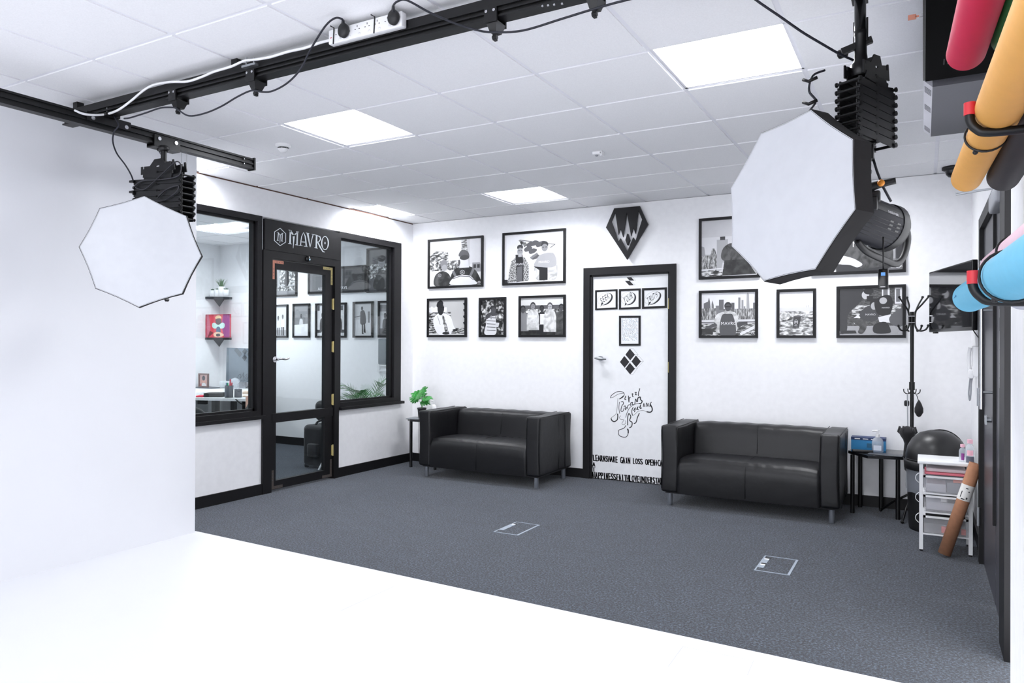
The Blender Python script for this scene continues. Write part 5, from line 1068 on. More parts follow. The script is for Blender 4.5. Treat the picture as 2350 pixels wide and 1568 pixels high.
# ------------------------------------------------------------ white drawer cart
ct = thing('drawer_cart', 'white cart with three see-through drawers, beside the dark door', 'cart', (0, 5.45, 0)); CX0, CX1, CD = -0.02, 0.275, 0.30
def cx_(x0, x1, y0, y1, z0, z1, name, m, par=None):
    q = MB(); q.box(x0, x1, y0, y1, z0, z1); return q.build(name, m, par or ct)
for x in (CX0, CX1-0.022):
    for y in (0, CD-0.022): cx_(x, x+0.022, y, y+0.022, 0.012, 0.57, 'post', white_paint); 
    for y in (0.011, CD-0.011): q = MB(); q.cyl((x+0.011, y, 0), (x+0.011, y, 0.012), 0.01, n=10); q.build('foot', black_plastic, ct)
q = MB(); q.rbox(((CX0+CX1)/2, CD/2, 0.577), (CX1-CX0+0.02, CD+0.02, 0.02), 0.004, 2); q.build('top', white_paint, ct)
frost = mat('frosted_drawer', (226, 227, 232), 0.45, alpha=0.2)
for k, (zt_, zb) in enumerate(((0.492, 0.385), (0.365, 0.262), (0.232, 0.122))):
    d = thing('drawer', '', ''); del d['label']; del d['category']; d.parent = ct
    q = MB(); q.box(CX0+0.024, CX1-0.024, 0.004, CD-0.004, zt_-0.012, zt_, 0); q.box(CX0+0.03, CX1-0.03, 0.004, 0.012, zb-0.006, zb+0.002)
    q = MB()
    for b in ((CX0+0.022, CX1-0.022, 0.0, 0.014), (CX0+0.022, CX1-0.022, CD-0.014, CD), (CX0+0.022, CX0+0.036, 0, CD), (CX1-0.036, CX1-0.022, 0, CD)): q.box(b[0], b[1], b[2], b[3], zt_-0.012, zt_)
    q.build('drawer_rim', white_paint, d)
    q = MB(); q.box(CX0+0.026, CX1-0.026, 0.006, CD-0.006, zb, zb+0.003); q.box(CX0+0.026, CX1-0.026, 0.006, 0.009, zb, zt_-0.012); q.box(CX0+0.026, CX0+0.029, 0.006, CD-0.006, zb, zt_-0.012); q.box(CX1-0.029, CX1-0.026, 0.006, CD-0.006, zb, zt_-0.012); q.build('drawer_tub', frost, d)
    cx_(CX0+0.022, CX1-0.022, 0.0, 0.008, zb-0.012, zb-0.002, 'runner', white_paint)
    q = MB(); q.tube(catmull([(CX0-0.002, 0.01, zt_+0.012), (CX0-0.018, 0.01, zt_-0.005), (CX0-0.02, 0.01, zt_-0.03), (CX0-0.002, 0.01, zt_-0.05)], 5), 0.0022, n=6); q.build('drawer_handle', white_plastic, d)
def inside(x0, x1, y0, y1, z0, z1, m, name, label, cat):
    q = MB(); q.rbox(((x0+x1)/2, (y0+y1)/2, (z0+z1)/2), (x1-x0, y1-y0, z1-z0), min(0.003, (z1-z0)*0.3)); tag(q.build(name, m, loc=(0, 5.45, 0)), label, cat)
inside(0.01, 0.25, 0.03, 0.26, 0.497, 0.512, mat('pink_paper', (225, 120, 135), 0.6), 'paper_pad', 'pink paper pad in the open top tray of the drawer cart', 'paper')
inside(0.02, 0.24, 0.05, 0.25, 0.514, 0.535, mat('pale_paper', (235, 225, 228), 0.6), 'paper_stack', 'pale paper stack under the top of the drawer cart', 'paper')
inside(0.02, 0.13, 0.02, 0.2, 0.39, 0.44, mat('pale_grey_card', (196, 196, 204), 0.6), 'card_box', 'pale card box in the upper drawer of the cart', 'box')
inside(0.135, 0.235, 0.02, 0.2, 0.39, 0.455, mat('slate_card2', (120, 122, 132), 0.6), 'card_box', 'slate grey card box in the upper drawer of the cart', 'box')
inside(0.17, 0.245, 0.02, 0.1, 0.456, 0.468, mat('orange_card', (235, 120, 90), 0.6), 'envelope', 'orange envelope lying on top in the upper drawer', 'envelope')
inside(0.14, 0.245, 0.015, 0.14, 0.325, 0.352, black_plastic, 'black_case', 'flat black case in the middle drawer of the cart', 'case')
inside(0.10, 0.135, 0.015, 0.08, 0.328, 0.35, white_plastic, 'white_packet', 'small white packet in the middle drawer of the cart', 'packet')
inside(0.02, 0.24, 0.03, 0.22, 0.27, 0.322, mat('pale_grey_card', 0), 'tissue_pack', 'wide pale pack at the bottom of the middle drawer', 'pack')
inside(0.105, 0.135, 0.02, 0.06, 0.128, 0.165, mat('coral_plastic', (230, 95, 80), 0.5), 'clamp', 'small coral red clamp in the lowest drawer of the cart', 'clamp')
inside(0.215, 0.24, 0.02, 0.06, 0.128, 0.16, mat('coral_plastic', 0), 'clamp', 'coral red clamp at the right end of the lowest drawer', 'clamp')
pinkcap = mat('pink_cap', (244, 190, 205), 0.5)
def small_bottle(u, vtop, y, r, label, bands):
    p = W(u, 1060, 1, y); zt_ = W(u, vtop, 1, y).z-0.588; t = thing('small_bottle', label, 'bottle', (p.x, y, 0.588), 0, 'pink-capped bottles on the white drawer cart')
    q = MB(); q.lathe([(0, 0.001), (r, 0.001), (r*1.02, 0.01), (r, zt_*0.62), (r*0.75, zt_*0.74), (r*0.42, zt_*0.8), (r*0.4, zt_*0.84)], n=20); q.build('bottle_body', mat('hazy_plastic', (226, 232, 240), 0.15, alpha=0.35), t)
    q = MB(); q.cyl((0, 0, zt_*0.83), (0, 0, zt_), r*0.62, n=18); q.build('cap', pinkcap, t)
    for (a, b, m, s) in bands: q = MB(); q.lathe([(r*1.03, zt_*a), (r*1.03, zt_*b)], n=14, a0=-pi/2-s, a1=-pi/2+s); q.build('label', m, t)
    return t
purple = mat('purple_label', (140, 60, 140), 0.5); slate = mat('slate_label', (92, 96, 112), 0.5); pinkl = mat('pink_label', (248, 190, 205), 0.5)
small_bottle(2209, 1020, 5.53, 0.021, 'smaller pink-capped bottle with a purple label on the cart', [(0.1, 0.5, purple, 0.4)])
small_bottle(2226, 1009, 5.50, 0.025, 'taller pink-capped bottle with a slate grey label on the cart', [(0.02, 0.28, slate, 1.0), (0.32, 0.55, pinkl, 0.7)])
# cardboard tube leaning on the cart
b0 = W(2167, 1270, 1, 5.375); b0.z = 0.018; b1 = W(2240, 1064, 1, 5.40)
t = thing('cardboard_tube', 'brown cardboard postal tube leaning against the white drawer cart', 'tube', b0); d = (b1-b0); L = d.length
q = MB(); q.lathe([(0.033, 0.002), (0.037, 0.0), (0.037, L), (0.034, L), (0.033, L-0.01), (0.033, 0.002)], n=28, d=d); q.build('tube_body', mat('kraft_card', (168, 118, 88), 0.8, noise=0.08, nscale=40), t)
q = MB(); q.lathe([(0.0376, L*0.60), (0.0376, L*0.765)], n=28, d=d); q.build('address_label', mat('label_paper', (232, 230, 226), 0.6), t)
q = MB(); dn = d.normalized(); cs_ = (CP-b0); cs_ = (cs_-dn*cs_.dot(dn)).normalized(); sd = dn.cross(cs_)
for (f, s, w_, h_) in ((0.66, -0.02, 0.006, 0.02), (0.63, 0.012, 0.012, 0.006), (0.7, 0.014, 0.01, 0.004), (0.73, 0.0, 0.014, 0.003), (0.615, -0.005, 0.02, 0.003)):
    c = dn*(L*f)+cs_*math.sqrt(0.0381**2-s*s)+sd*s; q.add([c-sd*w_/2-dn*h_, c+sd*w_/2-dn*h_, c+sd*w_/2+dn*h_, c-sd*w_/2+dn*h_], [(0, 1, 2, 3)])
q.build('label_print', ink, t)

# ------------------------------------------------------------ dark door in the right wall
d3 = struct(thing('door_3', '', '', (XR, 0, 0))); del d3['label']; del d3['category']
q = MB(); q.box(-0.03, 0.06, 5.31, 5.39, 0, 2.115); q.box(-0.03, 0.06, 3.72, 3.95, 0, 2.115); q.box(-0.03, 0.06, 3.95, 5.31, 2.045, 2.115); q.build('door_frame', black_paint, d3)
dgrey = mat('door_dark_grey', (58, 57, 64), 0.35, noise=0.05, nscale=12)
q = MB(); q.box(-0.006, 0.04, 4.47, 5.305, 0.01, 2.04); q.build('door_leaf', dgrey, d3)
q = MB(); q.box(-0.006, 0.04, 3.95, 4.44, 0.01, 2.04); q.build('side_panel', dgrey, d3)
q = MB(); q.box(-0.02, 0.03, 4.44, 4.468, 0.42, 2.04); q.build('meeting_strip', black_paint, d3)
q = MB(); q.cyl((-0.062, 4.56, 1.0), (-0.062, 4.56, 1.78), 0.010, n=14); 
q.build('pull_bar', chrome, d3)
for z in (1.09, 1.52): q = MB(); q.cyl((-0.062, 4.56, z), (-0.006, 4.56, z), 0.007, n=10); q.build('bar_bracket', steel, d3)
for z in (0.29, 1.02, 1.72): q = MB(); q.cyl((-0.034, 5.300, z-0.055), (-0.034, 5.300, z+0.055), 0.009, n=12); q.build('hinge', steel, d3)
q = MB(); q.cyl((-0.006, 4.75, 0.93), (-0.03, 4.75, 0.93), 0.014, n=14); q.box(-0.036, -0.028, 4.72, 4.78, 0.905, 0.955); q.build('lock_knob', steel, d3)
q = MB(); q.rbox((-0.025, 4.12, 2.03-0.005), (0.05, 0.36, 0.09), 0.012); q.build('door_closer', grey_plastic, d3)
q = MB(); q.bar((-0.19, 4.22, 2.085), (-0.02, 4.18, 2.088), 0.012, 0.006); q.bar((-0.19, 4.20, 2.074), (-0.02, 4.14, 2.08), 0.01, 0.005); q.build('closer_arm', steel, d3)
q = MB(); q.box(-0.008, -0.0065, 3.99, 4.25, 1.134, 1.405); nt_ = thing('paper_notice', 'printed white notice taped to the dark side panel', 'notice', (XR-0.0, 4.12, 1.27))
q = MB(); q.box(-0.0085, -0.007, -0.11, 0.12, -0.14, 0.135); q.build('sheet', white_paint, nt_)
q = MB()
for k in range(9): q.box(-0.0089, -0.0085, -0.08, 0.02+0.05*(k % 3), 0.09-k*0.023, 0.094-k*0.023)
q.build('printed_lines', fine, nt_)
q = MB(); q.box(-0.0085, -0.007, -0.1, 0.12, 0.20, 0.24); q.build('upper_slip', white_paint, nt_)

# intercom handset
t = thing('intercom_phone', 'white intercom handset on the wall below the screen, left of the dark door', 'intercom', (XR, 5.80, 1.23))
q = MB(); q.rbox((-0.02, 0, 0), (0.04, 0.17, 0.205), 0.008); q.build('wall_unit', white_plastic, t)
q = MB(); q.tube(catmull([(-0.052, 0.03, 0.09), (-0.06, 0.03, 0.03), (-0.058, 0.03, -0.03), (-0.052, 0.03, -0.08)], 5), 0.011, n=8); q.build('handset', white_plastic, t)
q = MB(); q.rbox((-0.05, -0.03, -0.085), (0.03, 0.06, 0.06), 0.008); q.build('speaker_housing', white_plastic, t)
q = MB(); q.tube(catmull([(-0.05, 0.02, -0.10), (-0.055, 0.03, -0.15), (-0.06, 0.035, -0.22), (-0.055, 0.02, -0.265), (-0.05, 0.0, -0.22), (-0.048, 0.0, -0.15), (-0.04, -0.01, -0.10)], 6), 0.005, n=7); q.build('coiled_cord', grey_plastic, t)

# wall screen
A_, B_ = V((0.037, 6.22, 0)), V((0.266, 5.40, 0)); tz0, tz1 = 1.43, 1.873; dm = (B_-A_).normalized(); nn_ = V((dm.y, -dm.x, 0)); 
if nn_.x > 0: nn_ = -nn_
wd = (B_-A_).length; mid = (A_+B_)/2
t = thing('television', 'black flat television on a wall arm, right of the coat stand', 'television', (mid.x, mid.y, (tz0+tz1)/2), math.atan2(dm.y, dm.x)); hh = (tz1-tz0)/2
s_ = -1 if (Matrix.Rotation(math.atan2(dm.y, dm.x), 3, 'Z') @ V((0, -1, 0))).dot(nn_) > 0 else 1
q = MB(); q.rbox((0, -s_*0.018, 0), (wd, 0.034, 2*hh), 0.005); q.build('casing', black_gloss, t)
q = MB(); yy = s_*0.0002; q.add([(-wd/2+0.01, yy, -hh+0.022), (wd/2-0.01, yy, -hh+0.022), (wd/2-0.01, yy, hh-0.01), (-wd/2+0.01, yy, hh-0.01)], [(0, 1, 2, 3)]); q.build('screen', mat('screen_glass', (14, 14, 18), 0.04, spec=0.9, coat=0.5), t)
q = MB(); q.rbox((-0.05, -s_*0.05, -0.06), (wd*0.55, 0.04, 0.30), 0.01); q.build('rear_housing', black_plastic, t)
q = MB(); q.bar((0.05, -s_*0.068, 0.02), (0.12, -s_*0.095, 0.02), 0.03, 0.12); q.build('wall_arm', black_metal, t)
q = MB(); q.tube(catmull([(wd/2-0.08, -s_*0.03, -hh+0.01), (wd/2-0.02, -s_*0.04, -hh-0.04), (wd/2+0.06, -s_*0.05, -hh-0.07), (wd/2+0.08, -s_*0.06, -hh-0.02), (wd/2+0.02, -s_*0.06, -hh+0.06)], 5), 0.0035, n=6); q.build('loose_cable', black_plastic, t)
q = MB(); q.rbox((-wd/2+0.12, -s_*0.01, -hh-0.004), (0.06, 0.02, 0.01), 0.002); q.build('sensor_bar', black_plastic, t)

# ------------------------------------------------------------ hanging cabinets over the rolls
t = thing('wall_cabinet', 'black metal cabinet fixed high on the right wall above the coloured rolls', 'cabinet', (0, 0, 2.32))
q = MB(); q.box(0.006, 0.25, 2.36, 3.14, 0, 0.36); q.build('carcass', mat('cabinet_black', (3, 3, 4), 0.8, spec=0.05), t)
q = MB(); q.box(-0.002, 0.006, 2.36, 3.14, 0.004, 0.36); q.build('door', black_gloss, t)
q = MB()
for k in range(5): q.box(0.06+k*0.012, 0.064+k*0.012, 2.92, 2.98, -0.0006, 0.0)
q.build('vent_slots', mat('slot_dark', (8, 8, 9), 0.6), t)
q = MB(); q.bar((-0.002, 2.56, 0.022), (-0.012, 2.56, 0.022), 0.008, 0.008); q.build('lock_barrel', chrome, t)
ky = W(2105, 88, 1, 2.56)
tag((lambda q: (q.box(-0.03, -0.008, -0.001, 0.001, -0.008, 0.008), q.box(-0.010, 0.001, -0.001, 0.001, -0.003, 0.003), q.build('key', copper, loc=(-0.012, 2.56, 2.342)))[-1])(MB()), 'small key left in the lock of the high black cabinet', 'key')
t = thing('grey_unit', 'grey metal unit with side vents behind the high black cabinet', 'metal unit', (0, 0, 2.32))
q = MB(); q.box(0.03, 0.25, 3.22, 3.98, 0.0, 0.36); q.build('housing', dark_grey, t)
q = MB(); q.add([(0.03, 3.22, 0.0), (0.03, 3.98, 0.0), (0.0, 3.98, 0.03), (0.0, 3.22, 0.03), (0.03, 3.22, 0.36), (0.03, 3.98, 0.36), (0.0, 3.98, 0.36), (0.0, 3.22, 0.36)], [(0, 1, 2, 3), (3, 2, 6, 7), (0, 3, 7, 4), (1, 5, 6, 2), (4, 7, 6, 5)]); q.build('side_rail', mat('pale_grey_metal', (176, 176, 184), 0.45), t)
for y in (3.28, 3.52, 3.86):
    q = MB()
    for k in range(5): q.bar((0.026, y+k*0.016, 0.0035), (0.004, y+k*0.016, 0.0255), 0.006, 0.001, up=(1, 0, 1))
    q.build('vent_slots', dark_grey, t)

# ------------------------------------------------------------ backdrop paper rolls on their hooks
def roll(label, x, z, y1, r, col, y0=0.35, step=None, tilt=(0, 0), key=None):
    m = mat('paper_'+key, col, 0.6, noise=0.02, nscale=30); t = thing('paper_roll', label, 'paper roll', (x, y1, z), 0, 'coloured background paper rolls hung on the right wall')
    q = MB(); r2 = step[1] if step else r; L = y1-y0
    a = V((0, 0, 0)); b = V((tilt[0], -L, tilt[1])); d = b-a
    s = (y1-step[0]) if step else 0.0
    prof = [(0.012, 0.03), (r2-0.005, 0.012), (r2-0.001, 0.003), (r2, 0.008)]+([(r2, s), (r, s+0.004)] if step else [])+[(r, L-0.01), (r-0.004, L), (0, L)]
    q.lathe(prof, a, n=40, d=d); q.build('roll', m, t); return t
roll('red paper roll, upper left of the bundle below the black cabinet', 0.093, 2.07, 2.17, 0.044, (205, 22, 72), key='red', y0=0.9, tilt=(0.054, 0))
roll('green paper roll between the red and yellow rolls', 0.185, 2.085, 2.15, 0.043, (28, 110, 60), key='green', y0=1.2, tilt=(0.02, 0))
roll('long yellow paper roll resting on the upper black hook', 0.110, 1.823, 2.52, 0.045, (250, 182, 88), key='yellow', y0=0.5, step=(1.87, 0.040), tilt=(0.076, 0.0))
roll('black paper roll beside the yellow roll on the upper hook', 0.200, 1.818, 2.52, 0.042, (34, 27, 31), key='black', y0=1.5, tilt=(0.012, 0.0))
roll('sky blue paper roll resting on the lower black hook', 0.107, 1.462, 2.30, 0.046, (112, 200, 234), key='blue', y0=0.65, step=(1.76, 0.039), tilt=(0.085, 0.0))
roll('pale pink paper roll lying above the blue roll', 0.168, 1.545, 2.34, 0.036, (240, 205, 218), key='pink', y0=1.3, tilt=(0.045, 0.0))
roll('pale grey paper roll beside the blue roll on the lower hook', 0.200, 1.450, 2.05, 0.034, (205, 206, 216), key='grey', y0=1.2, tilt=(0.02, 0.0))
def wall_hook(label, y, z, xt, zt_):
    t = thing('wall_hook', label, 'hook', (XN, y, z), 0, 'red-tipped black hooks holding the paper rolls')
    q = MB(); q.tube(catmull([(0.0, 0, 0.0), (-0.05, 0, 0), (xt-XN+0.035, 0, 0.002), (xt-XN+0.012, 0, 0.012), (xt-XN, 0, 0.032), (xt-XN, 0, zt_-z)], 6), 0.0095, n=12); q.build('arm', black_metal, t)
    q = MB(); q.cyl((xt-XN, 0, zt_-z-0.022), (xt-XN, 0, zt_-z+0.004), 0.0115, n=16); q.build('cap', red_m, t)
    q = MB(); q.box(-0.004, 0.0, -0.03, 0.03, -0.06, 0.06); q.build('wall_plate', black_metal, t)
hy = W(2226, 250, 1, 1.80); wall_hook('upper red-tipped black hook under the yellow roll', 1.80, W(2300, 298, 1, 1.8).z-0.004, hy.x, W(2231, 240, 1, 1.8).z)
hc = W(2234, 640, 1, 1.70); wall_hook('lower red-tipped black hook under the sky blue roll', 1.70, W(2300, 690, 1, 1.7).z-0.003, hc.x, W(2238, 626, 1, 1.7).z)
def tie(label, c, r, y, tiltv=0.02):
    q = MB(); q.tube([(c[0]+r*cos(a), y+tiltv*sin(a), c[1]+r*sin(a)) for a in [2*pi*k/28 for k in range(28)]], 0.0028, n=6, closed=True); q.ball((c[0]-r*0.5, y-0.002, c[1]-r*0.9), 0.006)
    tag(q.build('elastic_tie', black_plastic), label, 'tie', 'black elastic ties round the paper rolls')
tie('black elastic tie round the yellow roll', (0.127, 1.823), 0.0425, 2.02)
tie('black elastic tie round the pink roll', (0.183, 1.545), 0.0385, 1.99)
tie('black elastic tie round the blue roll behind the hook', (0.140, 1.462), 0.049, 1.62)
q = MB(); P_ = [W(2238, 642, 1, 1.9), W(2222, 655, 1, 2.05), W(2207, 664, 1, 2.15), W(2190, 679, 1, 2.2)]
vs = []
for p in P_: vs += [p+V((0.004, 0, 0.004)), p-V((0.002, 0, 0.008))]
q.add(vs, [(0, 2, 3, 1), (2, 4, 5, 3), (4, 6, 7, 5)]); q.add([p+V((0, 0.002, 0)) for p in vs], [(1, 3, 2, 0), (3, 5, 4, 2), (5, 7, 6, 4)])
tag(q.build('paper_strip', mat('deep_blue_paper', (30, 110, 165), 0.6)), 'curled strip of deeper blue paper at the end of the blue roll', 'paper strip')

# ------------------------------------------------------------ inside the glass-walled office
DZ_ = 0.73
def D(u, v, z=DZ_): return W(u, v, 2, z)
P1, P2, P3 = D(440, 913), D(564, 915.5), D(590, 896)
t = thing('desk', 'white-topped office desk with black legs behind the left office window', 'desk', (0, 0, 0))
q = MB(); q.solid([[(P1.x, P1.y), (P2.x, P2.y), (P3.x, P3.y), (-7.7, 6.93), (XO+0.03, 6.93), (XO+0.03, P1.y+0.1)]], lambda x, y, d: V((x, y, d)), DZ_-0.028, DZ_); q.build('desktop', white_paint, t)
dirn = (P2-P1).normalized(); per = V((-dirn.y, dirn.x, 0))
q = MB(); q.bar(P1+per*0.12+V((0, 0, -0.055)), P2+per*0.12-dirn*0.55+V((0, 0, -0.055)), 0.04, 0.05); q.build('crossbeam', black_metal, t)
for u in (481, 525):
    b = D(u, 922, DZ_-0.06)+per*0.10; q = MB(); q.box(b.x-0.03, b.x+0.03, b.y-0.02, b.y+0.02, 0.02, DZ_-0.028); q.build('leg', black_metal, t)
    q = MB(); q.bar((b.x, b.y, 0.015), (b.x-0.1, b.y+0.55, 0.015), 0.07, 0.03); q.build('foot', black_metal, t)
for x, y in ((-8.45, 6.8), (-7.9, 6.8)): q = MB(); q.box(x-0.03, x+0.03, y-0.02, y+0.02, 0, DZ_-0.028); q.build('leg', black_metal, t)
def on_desk(u0, u1, v, h, dep, m, name, label, cat, r=0.004, z=DZ_, rz=None, lift=0):
    a, b = D(u0, v, z), D(u1, v, z); c = (a+b)/2; w_ = (b-a).length; ang = math.atan2((b-a).y, (b-a).x); n_ = V((-sin(ang), cos(ang), 0))
    c = c+n_*dep/2; q = MB(); q.rbox((0, 0, h/2+0.0005), (w_, dep, h), min(r, h*0.4)); return tag(q.build(name, m, loc=(c.x, c.y, z+lift), rot=(0, 0, ang)), label, cat)
on_desk(467, 509, 912, 0.045, 0.2, black_plastic, 'letter_tray', 'low black tray at the front edge of the office desk', 'tray')
on_desk(470, 496, 905, 0.012, 0.16, mat('grey_paper', (170, 174, 180), 0.5), 'papers', 'loose grey papers on the office desk behind the black tray', 'paper')
on_desk(449, 465.5, 912, 0.018, 0.12, mat('cherry_red', (215, 40, 70), 0.5), 'red_notebook', 'red notebook at the window end of the office desk', 'notebook')
on_desk(449, 463, 906, 0.03, 0.1, white_paint, 'card_pile', 'white card pile behind the red notebook in the office', 'paper')
on_desk(556, 577, 905, 0.03, 0.10, mat('pale_wood', (214, 190, 170), 0.6), 'wooden_block', 'pale wooden block lying at the right of the office desk', 'block')
on_desk(556, 568, 911, 0.01, 0.05, mat('tan_card', (200, 170, 130), 0.6), 'tan_card', 'little tan card in front of the pale wooden block', 'card')
mesh_m = mat('pen_pot_mesh', (92, 96, 104), 0.5, noise=0.3, nscale=200)
def pen_pot(u0, u1, vb, vt, label, pens=()):
    a, b = D(u0, vb), D(u1, vb); c = (a+b)/2; r = (b-a).length/2; h = W((u0+u1)/2, vt, 0, c.x).z-DZ_
    t = thing('pen_pot', label, 'pen pot', (c.x, c.y, DZ_), 0, 'dark mesh pots on the office desk')
    q = MB(); q.lathe([(0, 0.001), (r, 0.001), (r, h), (r-0.003, h), (r-0.003, 0.004), (0, 0.004)], n=20); q.build('mesh_cup', mesh_m, t)
    for (dx, hh_, m) in pens: q = MB(); q.cyl((dx*0.5, 0, 0.006), (dx, 0.01, hh_), 0.008, n=8); q.build('pen', m, t)
pen_pot(516, 535, 912.5, 885, 'taller dark mesh pen pot holding red and green pens', [(-0.035, 0.16, mat('green_pen', (70, 190, 140), 0.4)), (0.01, 0.20, mat('red_pen', (225, 60, 80), 0.4)), (0.035, 0.165, mat('red_pen', 0)), (-0.055, 0.16, mat('lilac_pen', (150, 160, 200), 0.4))])
pen_pot(538, 555, 912, 893, 'shorter dark mesh pot right of the pen-filled one')
a = D(539, 893.5); t = thing('water_bottle', 'clear round-topped bottle behind the pen pots', 'bottle', (a.x, a.y, DZ_)); hb = W(540, 867, 0, a.x).z-DZ_
q = MB(); q.lathe([(0, 0.001), (0.055, 0.001), (0.055, hb*0.4), (0.045, hb*0.5), (0.06, hb*0.62), (0.062, hb*0.78), (0.04, hb*0.93), (0.012, hb*0.97)], n=20); q.build('bottle_body', mat('hazy_plastic', 0), t)
q = MB(); q.cyl((0, 0, hb*0.96), (0, 0, hb), 0.018); q.build('cap', grey_plastic, t)
on_desk(504, 526, 891, 0.09, 0.3, mat('light_grey_case', (205, 210, 214), 0.5), 'desk_printer', 'pale grey flat printer on the office desk', 'printer')
on_desk(545, 571, 890, 0.10, 0.3, white_plastic, 'white_box', 'large white curved casing behind the bottle on the office desk', 'box', r=0.03)
on_desk(549, 561, 891, 0.02, 0.02, black_plastic, 'card_slot', 'black slot at the foot of the white casing', 'slot')
# dark shelf riser, photo frame, grey board
a = W(440, 888, 1, 6.6); b = W(507, 888, 1, 6.6)
q = MB(); q.box(a.x, b.x, 6.45, 6.8, a.z-0.05, a.z); q.box(a.x+0.5, a.x+0.53, 6.5, 6.8, DZ_, a.z-0.05); q.box(b.x-0.06, b.x-0.03, 6.5, 6.8, DZ_, a.z-0.05)
tag(q.build('desk_riser', mat('slate_blue', (62, 70, 82), 0.5)), 'long dark riser standing on the back of the office desk', 'riser'); RZ_ = a.z
a = W(458, 888, 1, 6.6); b = W(480, 858, 1, 6.6)
t = frame_pic('photo_frame', 'small brown framed family photo standing on the office desk riser', (a.x+b.x)/2, 6.6, (RZ_+b.z)/2+0.002, b.x-a.x, b.z-RZ_, [('r', (205, 170, 165), 0, 0, 1, 1), ('e', (70, 70, 80), .48, .3, .2, .22), ('e', (214, 160, 145), .2, .6, .15, .14), ('e', (214, 160, 145), .8, .6, .14, .15), ('e', (225, 170, 150), .5, .62, .13, .12), ('c', (235, 235, 235), [(.25, .98), (.35, .75), (.65, .75), (.8, .98)]), ('r', (190, 90, 90), 0, .8, .22, 1)], '', frame_m=mat('brown_frame', (120, 92, 88), 0.5), fw=0.018)
a = W(519, 799, 1, 6.72); b = W(588, 878, 1, 6.72); w_, h_ = b.x-a.x, a.z-b.z
t = thing('grey_board', 'grey board with four dark diamonds and looped script, leaning behind the office desk', 'board', ((a.x+b.x)/2, 6.72, b.z+h_/2)); t.rotation_euler = (0, 0.02, 0)
q = MB(); q.rbox((0, 0.012, 0), (w_, 0.022, h_), 0.004); q.build('panel', mat('board_grey', (112, 122, 132), 0.35), t)
items = []
for (cx, cy, g) in ((.62, .1, 80), (.45, .17, 100), (.78, .17, 95), (.62, .28, 62), (.35, .07, 98), (.88, .08, 96)): items.append(('p', (g, g+6, g+12), [(cx, cy-.1), (cx+.09, cy), (cx, cy+.1), (cx-.09, cy)]))
for pts in ([(.4, .95), (.42, .82), (.5, .78), (.48, .9), (.56, .8), (.6, .72), (.58, .9)], [(.62, .85), (.7, .76), (.68, .92), (.8, .78), (.86, .72), (.84, .9), (.92, .82)], [(.5, .98), (.6, .94), (.75, .98), (.9, .9)]): items.append(('l', (78, 84, 92), .012, [(p.x, p.y) for p in catmull([(x, y, 0) for x, y in pts], 5)]))
q, ms = art_mesh(items, w_, h_, lambda x, y, d: V((x-w_/2, -0.0005-d, h_/2-y))); q.build('board_marks', ms, t, fix=False)  # dark diamonds and script loops as flat shapes on the board
q = MB(); q.box(-w_*0.1, w_*0.1, 0.026, 0.05, -h_/2-0.14, 0.0); q.build('support', grey_plastic, t)
# corner shelves
CXo, CYo = XO, YO
shelf_m = mat('slate_shelf', (44, 48, 54), 0.4)
def corner_shelf(z, ul, ur, label):
    ly = W(ul, 681, 0, CXo).y; rx = W(ur, 681, 1, CYo).x
    t = thing('corner_shelf', label, 'shelf', (CXo, CYo, z), 0, 'dark triangular corner shelves in the office')
    q = MB(); q.solid([[(0.001, -0.001), (rx-CXo, -0.001), (rx-CXo, -0.03), (0.03, ly-CYo), (0.001, ly-CYo)]], lambda x, y, d: V((x, y, d)), -0.03, 0); q.build('shelf_board', shelf_m, t)
    q = MB(); q.add([(0.002, -0.002, -0.03), (0.10, -0.002, -0.03), (0.002, -0.10, -0.03), (0.002, -0.002, -0.13)], [(0, 1, 3), (0, 3, 2), (1, 2, 3), (0, 2, 1)]); q.build('shelf_shadow_wedge', shelf_m, t)  # dark wedge added for the triangle of shadow under the shelf
z1_ = W(503, 680.5, 1, CYo-0.2).z; z2_ = W(503, 775, 1, CYo-0.2).z
corner_shelf(z1_, 471, 533, 'upper dark corner shelf carrying little white plant pots'); corner_shelf(z2_, 471, 532, 'lower dark corner shelf carrying the red canvas')
grass = mat('grass_green', (72, 112, 66), 0.6); succ = mat('succulent', (92, 120, 100), 0.6)
def mini_pot(u, r, h, label, tall):
    c = W(u, 679, 1, CYo-0.22); c.z = z1_; t = thing('mini_plant', label, 'plant', c, 0, 'little plants in white pots on the upper corner shelf')
    q = MB(); q.lathe([(0, 0.001), (r*0.8, 0.001), (r, h), (r-0.004, h), (r*0.8, h*0.85), (0, h*0.85)], n=16); q.build('pot', white_plastic, t)
    q = MB(); random.seed(int(u))
    for k in range(70 if tall else 26):
        a = random.uniform(0, 2*pi); s = random.uniform(0.1, 1); L = (0.13 if tall else 0.035)*random.uniform(0.7, 1.1); sp = (0.085 if tall else 0.03)*s
        p0 = V((r*0.5*s*cos(a), r*0.5*s*sin(a), h*0.85)); p1 = p0+V((sp*0.4*cos(a), sp*0.4*sin(a), L*0.6)); p2 = p0+V((sp*cos(a), sp*sin(a), L)); wv = V((-sin(a), cos(a), 0))*(0.004 if tall else 0.007)
        q.add([p0-wv, p0+wv, p1+wv*0.8, p1-wv*0.8, p2], [(0, 1, 2, 3), (3, 2, 4)])
    q.build('grass' if tall else 'succulent', grass if tall else succ, t, fix=False)
mini_pot(488.5, 0.042, 0.085, 'leftmost little succulent in a white pot on the upper shelf', False)
mini_pot(498.5, 0.042, 0.09, 'second white pot from the left on the upper corner shelf', False)
mini_pot(508.5, 0.045, 0.13, 'tall grass plant in the biggest white pot on the upper shelf', True)
mini_pot(518.5, 0.042, 0.085, 'rightmost little succulent in a white pot on the upper shelf', False)
